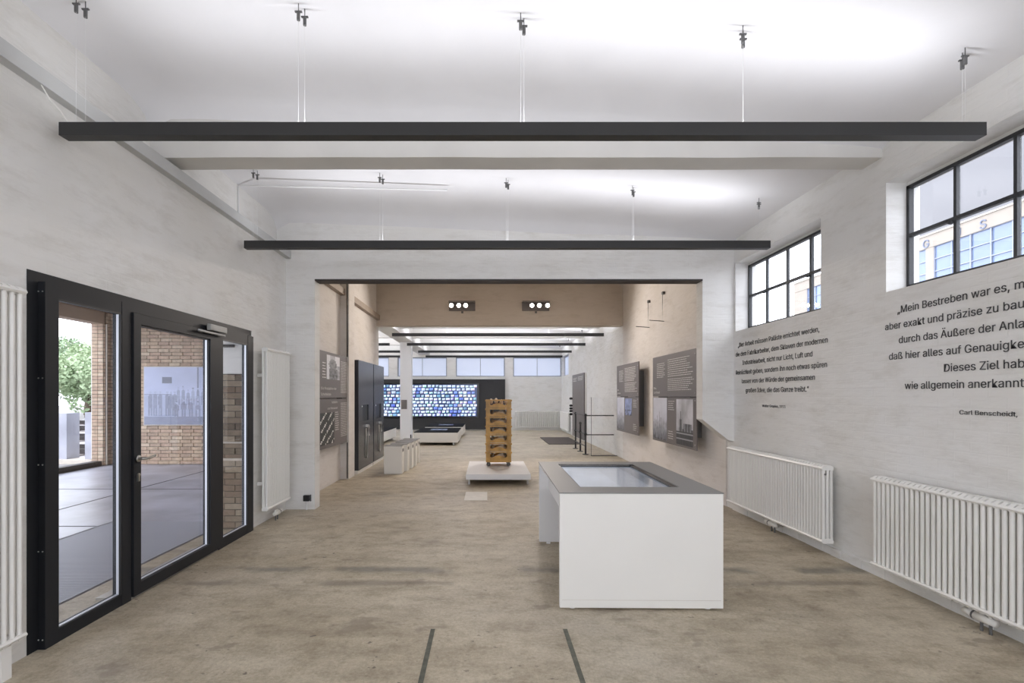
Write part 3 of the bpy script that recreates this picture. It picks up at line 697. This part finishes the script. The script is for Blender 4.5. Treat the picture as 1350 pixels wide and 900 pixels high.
# ------------------------------------------------------------------ listening cabinets
def cabinet(y0,y1,label,num):
    t = empty('listening_cabinet',(-2.65,(y0+y1)/2,0),label,'cabinet','dark listening cabinets'); xf = -2.55; xb = X0+.013
    ym = (y0+y1)/2; n0,n1,zz0,zz1 = ym-.30,ym+.22,1.04,1.37
    m_ = MB(); wall_grid(m_,'x',xf-.03,xf,y0,y1,.07,2.27,[(n0,n1,zz0,zz1)]); m_.box(xb,xf-.03,y0,y1,.07,2.27)
    m_.build('body',M['panel_dark'],t)
    MB().box(xf-.028,xf-.02,n0,n1,zz0,zz1).build('screen',M['screen_black'],t)
    MB().box(xb,xf-.01,y0,y1,0,.07).build('plinth',M['white'],t)
    hs = MB().box(xf,xf+.035,ym-.06,ym+.06,.90,.95).tube([(xf+.03,ym,.94),(xf+.05,ym+.0,.90),(xf+.045,ym,.72)],[.03,.022,.03],10)
    hso = hs.build('handset',M['steel'],t,smooth=False)
    pts = [(xf+.03,ym+.03,.72),(xf+.02,ym+.07,.5),(xf+.02,ym+.06,.32),(xf+.02,ym-.02,.25),(xf+.02,ym-.10,.33),(xf+.015,ym-.10,.55),(xf+.01,ym-.05,.88)]
    MB().tube(pts,.009,6).build('handset_cable',M['steel'],hso,smooth=True)
    MB().lathe((xf,n0-.05,1.34),[(.014,0),(.014,.004),(.004,.006)],8,'x').build('indicator',M['white'],t)
cabinet(9.94,11.22,'dark listening cabinet with handset, the one nearer the grey text board',1)
cabinet(11.29,12.38,'dark listening cabinet with handset, the one nearer the far hall',2)

# ------------------------------------------------------------------ touch table
tt = empty('touch_table',(1.12,3.62,0),'white touch table with grey top and sunken screen, in the right foreground','table')
tx0,tx1,ty0,ty1,tz = .525,1.71,3.62,5.33,.852
def rel(mb,name,m,par=None,**k):
    o = mb.build(name,m,None,**k); o.parent = par or tt; o.location = -Vector(tt.location) if par is None else (0,0,0); return o
rel(MB().box(tx0+.003,tx1-.003,ty0+.003,ty0+.042,.016,tz-.009),'front_panel',M['white'],bevel=.002)
rel(MB().box(tx0+.02,tx1-.02,ty0+.002,ty0+.004,.072,.074),'panel_joint',M['stone'])
rel(MB().box(tx0+.005,tx1-.005,ty1-.05,ty1-.005,.012,tz-.008),'rear_panel',M['white_cool'],bevel=.002)
rel(MB().box(tx0+.10,tx1-.10,ty0+.042,ty1-.05,.575,tz-.03),'body',M['white_cool'])
sx0,sx1,sy0,sy1 = .71,1.475,3.85,5.15
m_ = MB(); 
us = [tx0,sx0,sx1,tx1]; vsy = [ty0,sy0,sy1,ty1]
for i in range(3):
    for j in range(3):
        if i==1 and j==1: continue
        m_.box(us[i],us[i+1],vsy[j],vsy[j+1],tz-.008,tz)
ttop = rel(m_,'table_top',M['grey_top'])
m_ = MB()
for i in range(3):
    for j in range(3):
        if not(i==1 and j==1): m_.box(us[i]+(.004 if i==0 else 0),us[i+1]-(.004 if i==2 else 0),vsy[j]+(.045 if j==0 else 0),vsy[j+1]-(.055 if j==2 else 0),tz-.028,tz-.009)
rel(m_,'under_top',M['white_cool'])
rel(MB().box(sx0,sx1,sy0,sy0+.008,tz-.03,tz-.001).box(sx0,sx1,sy1-.075,sy1,tz-.022,tz-.006).box(sx0,sx0+.012,sy0,sy1,tz-.022,tz-.006).box(sx1-.045,sx1,sy0,sy1,tz-.022,tz-.006),'screen_bezel',M['screen_black'],ttop)
def tab_sheen(a,b):  # bluish reflection on the glass painted as glow, dimmer to the right
    g = .62+.16*fbm(a*1.5,b*2.2,4)-.10*a
    if a > .80: g *= .72
    if a > .45: g *= .86
    return (g*.84,g*.91,g*1.06)
o = raster('screen',(sx0+.012,sy0+.008,tz-.019),(1,0,0),(0,1,0),sx1-sx0-.047,sy1-sy0-.058,30,40,tab_sheen,M['tscreen'],None); o.parent = ttop
rel(MB().box(.735,.775,3.90,3.93,tz-.018,tz-.017),'screen_icon',M['ink_white'],ttop)
for (x,y) in ((tx0+.10,ty0+.05),(tx1-.10,ty0+.05),(tx0+.10,ty1-.06),(tx1-.10,ty1-.06)):
    rel(MB().lathe((x,y,0),[(.022,0),(.022,.010),(.010,.017)],10),'foot',M['white_cool'])
tt.rotation_euler = (0,0,math.radians(-.8))

# ------------------------------------------------------------------ plinth + crate trolley
pl = empty('display_plinth',(.2,9.5,0),'low white display plinth on short legs carrying the crate stack','plinth')
MB().box(-.365,.76,8.67,10.42,.10,.197).build('slab',M['white_cool'],pl,bevel=.004)
for x in (-.33,.70):
    for y in (8.80,10.3): MB().box(x,x+.03,y,y+.03,0,.10).build('leg',M['steel'],pl)
cx0,cx1,cy0,cy1 = -.02,.467,9.62,10.12
dl = empty('crate_trolley',((cx0+cx1)/2,(cy0+cy1)/2,.197),'wooden castor trolley beneath the stack of crates on the white plinth','trolley')
MB().box(cx0,cx1,cy0,cy1,.297,.322).box(cx0,cx1,cy0,cy0+.03,.28,.297).build('base_board',M['wood'],dl)
for x in (cx0+.05,cx1-.05):
    for y in (cy0+.05,cy1-.05):
        c_ = MB().lathe((x,y,.237),[(.01,-.012),(.036,-.012),(.04,-.008),(.04,.008),(.036,.012),(.01,.012)],12,'y').box(x-.028,x+.028,y-.02,y+.02,.272,.28)
        c_.box(x-.012,x+.012,y-.02,y-.015,.232,.275).box(x-.012,x+.012,y+.015,y+.02,.232,.275)
        c_.build('castor',M['castor'],dl)
PIT = .167
def crate_parts(t, z, rnd):
    w = cx1-cx0; h = PIT-.006; L2 = w/2
    def board(y0,y1):
        prof = []
        prof += [(cx0,z),(cx1,z),(cx1,z+h),(cx1-.075,z+h)]
        N_ = 14
        for i in range(N_+1):
            f = i/N_; x = cx1-.08-(w-.16)*f
            zz = z+.064+.020*math.sin(math.pi*min(1,max(0,(f-.12)/.76)))**2-(.018 if .06<f<.16 or .84<f<.94 else 0)
            prof.append((x,zz))
        prof += [(cx0+.075,z+h),(cx0,z+h)]
        return MB().prism(prof,'y',y0,y1)
    board(cy0,cy0+.018).build('front_board',M['wood'],t); board(cy1-.018,cy1).build('back_board',M['wood'],t)
    # grip opening bridged at the top
    MB().box(cx0+.07,cx1-.07,cy0+.002,cy0+.016,z+h-.026,z+h).build('top_rail',M['wood'],t)
    for x in (cx0,cx1-.016): MB().box(x,x+.016,cy0+.018,cy1-.018,z,z+h).build('side_board',M['wood'],t)
    MB().box(cx0+.016,cx1-.016,cy0+.018,cy1-.018,z,z+.012).build('bottom_board',M['wood'],t)
    k = MB()
    for x,s in ((cx0,-1),(cx1,1)): k.box(min(x,x+s*.014),max(x,x+s*.014),cy0+.004,cy0+.06,z+h-.035,z+h-.005)
    k.build('corner_block',M['wood'],t)
def last_mesh():
    mb = MB(); n = 9; seg = 10; vs = []
    prof = [(0,.006,.008,.02),(.02,.028,.035,.035),(.06,.034,.05,.05),(.10,.030,.052,.055),(.14,.034,.040,.042),(.18,.042,.028,.03),(.22,.040,.02,.022),(.25,.026,.014,.016),(.265,.006,.004,.01)]
    for (y,rx,rz,zc_) in prof:
        for k in range(seg):
            t = 2*math.pi*k/seg; vs.append((rx*math.cos(t),y-.13,zc_+rz*math.sin(t)))
    n = len(prof)
    mb.add(vs,[(i*seg+k,i*seg+(k+1)%seg,(i+1)*seg+(k+1)%seg,(i+1)*seg+k) for i in range(n-1) for k in range(seg)]+[tuple(range(seg)),tuple(range((n-1)*seg,n*seg))])
    return mb.mesh('shoe_last',M['last'],True)
LM = last_mesh(); ordn = ['topmost','second from top','third from top','fourth from top','third from bottom','second from bottom','bottom']
for i in range(7):
    z = .322+PIT*(6-i); t = empty('wooden_crate',((cx0+cx1)/2,(cy0+cy1)/2,z),'golden varnished wooden crate, %s of the wheeled stack'%ordn[i],'crate','stacked wooden crates')
    crate_parts(t,z,None)
    spots = [(cx0+.245,cy0+.078,z+.02,math.pi/2,'front'),(cx0+.13,cy0+.31,z+.016,0,'rear left'),(cx0+.36,cy0+.31,z+.016,.08,'rear right')]
    if i == 0: spots = [(cx0+.10,cy0+.19,z+.075,.06,'leftmost'),(cx0+.20,cy0+.18,z+.085,-.05,'second from left'),(cx0+.30,cy0+.19,z+.06,.04,'second from right'),(cx0+.395,cy0+.18,z+.07,-.04,'rightmost')]
    for (lx,ly,lz,rz,w_) in spots:
        o = bpy.data.objects.new('shoe_last',LM); COL.objects.link(o); o.location = (lx,ly,lz); o.rotation_euler = (0,0,rz)
        tag(o,'pale wooden shoe last, %s one in the %s crate'%(w_,ordn[i]),'shoe last','shoe lasts in the wooden crates')

# ------------------------------------------------------------------ white box stools
oz = ['nearest','second','third','fourth','farthest']
for i,(yf,xr) in enumerate(((9.93,-1.685),(10.30,-1.635),(10.68,-1.60),(11.06,-1.575),(11.46,-1.57))):
    t = empty('box_stool',(xr-.18,yf+.12,0),'white box stool with grey top, %s in the row beside the dark cabinets'%oz[i],'stool','white box stools in a row')
    MB().box(xr-.355,xr,yf,yf+.25,.006,.555).build('body',M['white'],t,bevel=.003)
    MB().box(xr-.355,xr,yf,yf+.25,.556,.568).build('top',M['grey_top'],t)
    MB().box(xr,xr+.002,yf+.05,yf+.2,.44,.50).build('grip_slot',M['hook'],t)
# ------------------------------------------------------------------ low display benches in the far hall
def bench(x0,x1,y0,y1,label):
    t = empty('display_bench',((x0+x1)/2,(y0+y1)/2,0),label,'bench','low white display benches')
    MB().box(x0,x1,y0,y1,.09,.40).build('body',M['white'],t,bevel=.003)
    tp = MB().box(x0,x1,y0,y1,.401,.42).build('top',M['dull_black'],t)
    MB().box(x0+(x1-x0)*.3,x0+(x1-x0)*.7,y0+(y1-y0)*.35,y0+(y1-y0)*.65,.42,.428).build('display_tray',M['panel_dark'],tp)
    for x in (x0+.12,x1-.16):
        for y in (y0+.1,y1-.14): MB().box(x,x+.04,y,y+.04,0,.09).build('leg',M['steel'],t)
bench(-2.30,-.92,15.75,17.95,'low white bench with black top, in front of the square column')
bench(-2.30,-.90,18.6,20.8,'low white bench with black top, farther one before the picture screen')
bench(-4.9,-3.30,15.2,18.2,'low white bench with black top, left of the square column')
MB_ = MB().tube([(-2.42,15.9,0),(-2.42,15.9,.33)],.018,8).lathe((-2.42,15.9,0),[(.07,0),(.07,.015),(.02,.02)],10)
tag(MB_.build('black_stand',M['black']),'small black stand on the floor between column and low bench','stand')

# ------------------------------------------------------------------ video wall
vw = empty('video_wall',(-2.6,22.5,0),'charcoal wall panel with a wide screen of many small bluish pictures','screen')
MB().box(-6.4,.82,22.52,22.69,.06,2.31).build('panel',M['vidwall'],vw)
MB().box(-5.75,-.36,22.49,22.52,.56,2.13).build('screen_frame',M['screen_black'],vw)
mb = MB(); X_a,X_b,Z_a,Z_b = -5.65,-.45,.64,2.07; mb.add([(X_a,22.486,Z_a),(X_b,22.486,Z_a),(X_b,22.486,Z_b),(X_a,22.486,Z_b)],[(0,1,2,3)],0,(.008,.02,.07))
rnd = random.Random(3); rows = 10; rh = (Z_b-Z_a)/rows
for r in range(rows):
    x = X_a+.02*rnd.random()
    while x < X_b-.08:
        w_ = min(rnd.uniform(.10,.18),X_b-x-.01); zz = Z_a+rh*r+rnd.uniform(.01,.03); hh = rh*rnd.uniform(.58,.76)
        hue = rnd.random(); g = rnd.uniform(.5,1)
        c = (g*.62,g*.74,g) if hue<.82 else ((g*.18,g*.28,g*.9) if hue<.93 else ((g*.6,g*.5,g*.55) if hue<.95 else (g*.2,g*.4,g*.6)))
        ax,bx = x,x+w_; sx = ax+(bx-ax)*rnd.uniform(.3,.7); c2 = tuple(q*rnd.uniform(.35,1.0) for q in c); zm = zz+hh*rnd.uniform(.3,.6)
        for (p,q,s_,t_,cc) in ((ax,sx,zz,zz+hh,c),(sx,bx,zm,zz+hh,c),(sx,bx,zz,zm,c2)):
            mb.add([(p,22.483,s_),(q,22.483,s_),(q,22.483,t_),(p,22.483,t_)],[(0,1,2,3)],0,cc)
        x += w_+rnd.uniform(.03,.07)
mb.build('screen',M['screen'],vw)
MB().box(-.0,.3,22.5,22.52,2.15,2.22).build('sensor_strip',M['black'],vw)
sg = MB().box(-2.98,-2.78,17.385,17.399,1.1,1.42); tag(sg.build('grey_sign',M['panel']),'small grey plate fixed to the square column','sign')

# ------------------------------------------------------------------ tall grey board, railing, glass, mat
tb = empty('tall_board',(3.3,18.1,0),'tall grey text board with black knobs on a white backing, beyond the railing','panel')
MB().box(3.33,X1-.004,16.95,19.3,0,2.34).build('backing',M['white'],tb)
tbb = MB().box(3.29,3.33,17.0,19.3,.05,2.35).build('board',M['panel'],tb)
words((3.287,19.1,2.08),U_R,V_,.8,.16,3,M['ink_white'],tb,31,(.1,.2)); words((3.287,18.1,2.10),U_R,V_,.95,.16,3,M['ink_white'],tb,32,(.1,.25))
for z in (1.46,1.19,1.08,.98,.86): MB().lathe((3.285,19.22,z),[(.03,-.0),(.045,-.03),(.045,-.10),(.02,-.12)],10,'x').build('knob',M['black'],tbb)
rl = empty('stair_railing',(2.62,14,0),'black iron railing with ball joints around the stair opening, right of the passage end','railing')
PX_ = 2.62
def post(y,h,ball=True):
    m_ = MB().tube([(PX_,y,.02),(PX_,y,h)],.024,10).lathe((PX_,y,0),[(.085,0),(.085,.012),(.04,.022)],12)
    m_.lathe((PX_,y,h),[(.02,-.04),(.038,-.02),(.038,.01),(.015,.035)],10).lathe((PX_,y,.54),[(.024,-.035),(.036,-.015),(.036,.015),(.024,.035)],10)
    return m_.build('post',M['rail'],rl)
post(13.3,1.05); post(14.05,.80); post(14.8,1.05)
for z in (1.04,.54,.22):
    MB().tube([(PX_,13.3,z),(PX_,14.8,z)],.014,8).build('rail_bar',M['rail'],rl)
for z in (1.035,.525):
    MB().tube([(PX_,13.3,z),(X1-.01,13.3,z)],.014,8).build('rail_bar',M['rail'],rl)
gs = empty('glass_screen',(3.0,12.95,0),'upright glass pane with dark edge strips, in front of the black railing','screen')
MB().box(2.70,3.40-.03,12.94,12.952,.02,1.52).build('pane',M['glass'],gs)
MB().box(2.692,2.70,12.935,12.957,0,1.52).box(2.70,3.365,12.935,12.957,0,.02).build('edge_strip',M['hook'],gs)
tag(MB().box(1.98,3.05,16.05,18.7,.001,.018).build('floor_mat',M['mat'],bevel=.004),'dark brown doormat on the floor before the tall grey board','mat')
# wall lamp brackets / hooks, right passage wall
for y,l in ((10.35,'thin metal wall hook above the farther right text board'),(9.5,'thin metal wall hook above the nearer right text board')):
    t = empty('wall_hook',(X1,y,3.0),l,'hook','thin wall hooks')
    MB().tube([(X1-.012,y,3.5),(X1-.05,y,3.5),(X1-.05,y,2.97)],.006,6).tube([(X1-.02,y,2.97),(X1-.30,y,2.99)],.008,6).build('arm',M['hook'],t)
    MB().box(X1-.06,X1-.012,y-.03,y+.03,3.48,3.53).build('wall_plate',M['hook'],t)
# pipes / cables
tag(MB().tube([(-2.60,9.32,2.28),(-2.60,9.32,4.4)],.013,6).build('cable',M['black']),'black vertical cable on the left passage wall rising above the grey board','cable')
tag(MB().tube([(-2.60,9.32,0.02),(-2.60,9.32,.69)],.010,6).build('cable',M['black']),'black vertical cable on the left passage wall below the grey board','cable')
tag(MB().tube([(XU+.01,5.78,3.53),(XU+.01,5.78,3.97),(XU+.03,5.78,3.98),(-.46,5.80,3.935)],.010,6).build('conduit',M['wire']),'thin grey conduit rising from the ledge and crossing the ceiling','conduit')
so = empty('socket_outlet',(-2.46,YF,.15),'black socket with a grey cable at the foot of the portal wall','socket')
MB().box(-2.50,-2.42,YF-.05,YF,.12,.20).build('housing',M['black'],so,bevel=.006)
MB().box(-2.415,-2.402,YF-.02,YF,.115,.205).build('back_plate',M['hook'],so)
MB().tube([(-2.46,YF-.02,.12),(-2.46,YF-.02,.0)],.009,6).build('cable',M['wire'],so)

# ================================================================== OUTSIDE, LEFT: porch
struct(MB().box(-8.7,-3.17,-3.5,11.6,-.2,-.012),'porch_floor',M['deck'],'grey slab floor of the covered porch outside the door')
for k in range(1,5):
    pass
jn = MB()
for y in (1.2,3.6,6.0,8.4): jn.box(-8.6,-3.2,y,y+.018,-.012,-.009)
jn.box(-5.9,-5.88,-3,11.4,-.012,-.009)
struct(jn,'trim_15',M['kerb'],'dark joints between the porch slabs')
struct(MB().box(-8.9,-3.17,-3.5,11.7,3.62,3.8),'porch_ceiling',M['soffit'])
struct(MB().box(-8.9,-8.6,-3.5,11.3,3.17,3.62),'trim_16',M['soffit'],'brown lintel over the open side of the porch')
struct(MB().box(-8.80,-8.62,-3.5,11.2,-.1,.10),'trim_17',M['kerb'],'dark kerb along the open side of the porch')
pw = struct(MB().box(-8.75,-3.17,11.48,11.75,-.1,3.62).box(-8.88,-8.62,11.25,11.48,-.1,3.62),'wall_porch',M['mortar'],'clinker brick wall closing the porch')
cols = [MB() for _ in range(4)]; rnd = random.Random(5); z = 0; r = 0
while z < 3.6:
    x = -8.72+(0 if r%2 else -.06)
    while x < -3.3:
        w_ = .24; cols[rnd.choice((0,0,0,1,1,2,3))].box(x,min(x+w_,-3.2),11.455+rnd.uniform(-.004,.004),11.48,z,z+.068); x += w_+.012
    y = 11.25
    for k in range(2): cols[rnd.choice((0,0,1,2,3))].box(-8.62,-8.60,y+.005,y+.11,z,z+.068); y += .12
    cols[rnd.choice((0,1))].box(-8.87,-8.74,11.235,11.25,z,z+.068); cols[rnd.choice((0,1,3))].box(-8.73,-8.62,11.235,11.25,z,z+.068)
    z += .08; r += 1
for i,c in enumerate(cols): tag(c.build('brick_courses',M['bricks'][i],pw),kind='stuff')
tag(MB().tube([(-8.585,11.3,0),(-8.585,11.3,3.17)],.018,8).build('downpipe',M['stone']),'thin pale pipe running up the corner of the porch brickwork','pipe')
# group photograph on the brick wall
mu = empty('wall_photograph',(-6.9,11.44,1.5),'large faded group photograph mounted on the porch brick wall','picture')
MB().box(-7.83,-5.75,11.41,11.45,.88,2.23).build('board',M['stone'],mu)
figs = []
rnd = random.Random(9)
for x in (.07,.13,.19,.25,.30,.35): figs.append((x+rnd.uniform(-.01,.01),.16,.56,.030,rnd.uniform(.10,.18)))
for x in [.38+.055*i for i in range(11)]: figs.append((x,.34,.60+rnd.uniform(-.03,.07),.026,rnd.uniform(.12,.30)))
for x in [.36+.08*i for i in range(8)]: figs.append((x,.14,.40+rnd.uniform(-.03,.03),.036,rnd.choice((.12,.2,.55,.16))))
def group_photo(a,b):
    g = .50+.06*fbm(a*3,b*3,1)+.08*(b>.5)
    if b < .14: g = .30+.05*fbm(a*5,b*9,3)
    if .20<a<.31 and .72<b<.83: g = .20
    if abs(a-.60)<.006 and b>.5 or abs(a-.88)<.006 and b>.5: g = .26
    if abs(b-.53)<.008 and a<.3: g = .35
    for (x,b0,top,hw,tone) in figs:
        d = math.hypot((a-x)/.012,(b-top)/.024); sh = top-.03
        if d < 1: g = .50 if b < top+.012 else .22
        elif b0 < b < sh:
            hw2 = hw*.8*min(1,math.sqrt(max(0,(sh-b)/.035)))*(.85 if b < (b0+sh)/2 else 1)
            if abs(a-x) < hw2 and not (b < b0+.12 and abs(a-x) < .005): g = .45*g+.55*(tone+.04)+.04*fbm(a*30,b*30,2)
    return (g*.74,g*.82,g*1.12)
raster('photo',(-7.81,11.406,.90),(1,0,0),(0,0,1),2.04,1.31,110,64,group_photo,M['print'],mu)
# ribbed steel grating before the door
gr = MB()
for i in range(150): gr.box(-4.62,-3.20,2.6+i*.024,2.612+i*.024,-.012,.002)
gr.box(-4.64,-4.62,2.6,6.2,-.012,.006).box(-3.20,-3.19,2.6,6.2,-.012,.006)
tag(gr.build('foot_grating',mat('grating_steel',(.34,.35,.40),.45,.1)),'ribbed metal foot grating outside the glazed door','grating',kind=None)
gr2 = MB()
for i in range(60): gr2.box(-5.2+i*.026,-5.188+i*.026,2.0,6.3,-.012,-.006)
# tracks and trees beyond
struct(MB().box(-90,-8.7,-10,90,-.35,-.15),'ground_left',M['ballast'])
for y,l in ((14.5,'nearest pair of railway rails beyond the porch'),(19,'second pair of railway rails beyond the porch'),(24.5,'third pair of railway rails beyond the porch'),(30,'farthest pair of railway rails beyond the porch')):
    t = empty('railway_track',(-20,y,-.15),l,'track')
    MB().box(-60,-9,y,y+.07,-.15,.02).build('rail',M['kerb'],t); MB().box(-60,-9,y+1.43,y+1.5,-.15,.02).build('rail',M['kerb'],t)
    s_ = MB()
    for k in range(60): s_.box(-40+k*.6,-40+k*.6+.25,y-.5,y+2.0,-.15,-.12)
    tag(s_.build('sleepers',M['panel'],t),kind='stuff')
ub = empty('loading_frame',(-10.5,12.8,0),'pale grey U-shaped upstand outside by the railway tracks','frame')
MB().box(-10.80,-10.58,12.6,13.0,-.15,1.12).build('upright',M['deck'],ub)
MB().box(-10.12,-9.94,12.6,13.0,-.15,1.14).build('upright',M['deck'],ub)
MB().box(-11.6,-9.3,12.5,13.1,-.15,-.04).build('base',M['stone'],ub)
def tree(x,y,h,rw,label,mi,seed):
    rnd = random.Random(seed); t = empty('tree',(x,y,-.15),label,'tree','trees beyond the railway tracks')
    MB().tube([(x,y,-.15),(x+.1,y,h*.35),(x,y+.1,h*.6)],[.22,.16,.08],8).build('trunk',M['bark'],t)
    mb = MB(); cl = [(rnd.gauss(0,rw*.45),rnd.gauss(0,rw*.45),h*rnd.uniform(.30,.92),rw*rnd.uniform(.25,.5)) for _ in range(26)]
    for _ in range(5200):
        c = rnd.choice(cl); d = Vector((rnd.gauss(0,1),rnd.gauss(0,1),rnd.gauss(0,1))).normalized()*c[3]*rnd.uniform(.75,1.05)
        p = Vector((x+c[0],y+c[1],max(.2,c[2])))+d; s_ = rnd.uniform(.06,.11)
        a = Vector((rnd.gauss(0,1),rnd.gauss(0,1),rnd.gauss(0,1))).normalized()*s_; b = a.orthogonal().normalized()*s_*.7
        mb.add([p-a-b,p+a-b,p+a+b,p-a+b],[(0,1,2,3)],rnd.choice((0,0,1)) )
    me = bpy.data.meshes.new('foliage'); me.from_pydata(mb.v,[],mb.f); me.materials.append(M['leaf'][mi]); me.materials.append(M['leaf'][1]); me.polygons.foreach_set('material_index',mb.m)
    o = bpy.data.objects.new('foliage',me); COL.objects.link(o); o.parent = t; o.matrix_parent_inverse = Matrix.Translation(-t.location)
tree(-36,45,6.4,2.6,'leafy green tree beyond the tracks, seen near the left frame edge',0,1)
tree(-31.5,39.5,5.6,2.4,'rounder light green tree beyond the tracks, middle one',1,2)
tree(-27,34,4.3,2.0,'lower pale green tree beyond the tracks, nearest the brick pier',1,3)
tree(-43,49,7.0,2.8,'dense dark tree beyond the tracks, farther left',2,4)
tree(-36,55,7.6,3.0,'taller hazy tree standing behind the others beyond the tracks',0,5)

# ================================================================== OUTSIDE, RIGHT: factory building
struct(MB().box(3.66,90,-20,90,-.35,-.12),'ground_right',M['ballast'])
fbd = empty('factory_building',(25,30,0),'pale factory wing with blue glazing and roof lettering seen through the right windows','building')
FX = 25.0
MB().box(FX+.12,FX+8,14,40.7,-.1,10.6).build('wall',M['facade'],fbd)
MB().box(FX-.05,FX+.12,14,40.7,9.92,10.62).build('parapet_band',M['facade'],fbd)
MB().box(FX-.12,FX+.3,13.9,40.8,10.62,10.70).build('cornice',M['stone'],fbd)
MB().box(FX-.0,FX+.12,14,40.7,-.1,5.7).build('base_wall',M['facade'],fbd)
bays = [(17.0,22.2),(22.75,28.0),(28.5,33.75),(34.3,39.1)]
pier_edges = [14]+[v for b in bays for v in b]+[40.7]
for i in range(0,len(pier_edges),2): MB().box(FX-.02,FX+.12,pier_edges[i],pier_edges[i+1],5.7,9.92).build('pier',M['facade'],fbd)
for (a,b) in bays:
    nc = 5; nr = 6; w_ = (b-a)/nc; h_ = (9.92-5.7)/nr; fr = MB()
    for i in range(nc+1): fr.box(FX+.0,FX+.06,a+w_*i-.03,a+w_*i+.03,5.7,9.92)
    for j in range(nr+1): fr.box(FX+.01,FX+.06,a,b,5.7+h_*j-.025,5.7+h_*j+.025)
    fr.build('mullions',M['fframe'],fbd)
    for i in range(nc):
        for j in range(nr):
            q = random.uniform(-.006,.006)
            MB().add([(FX+.07+q,a+w_*i+.03,5.7+h_*j+.025),(FX+.07-q,a+w_*(i+1)-.03,5.7+h_*j+.025),(FX+.07-q,a+w_*(i+1)-.03,5.7+h_*(j+1)-.025),(FX+.07+q,a+w_*i+.03,5.7+h_*(j+1)-.025)],[(0,1,2,3)]).build('pane',M['fglass'],fbd)
for ch,y in (('G',28.65),('U',26.75),('S',25.35)):
    text(ch,.88,(FX-.07,y,9.96),U_R,V_,M['letters'],fbd,ext=.03,name='sign_letter')
tag(MB().box(33,45,8,38.2,-.1,34).build('grey_block',M['grey_block']),'plain pale grey tall block added behind the factory wing','building')  # made-up block that fills the sky over the factory roof with grey
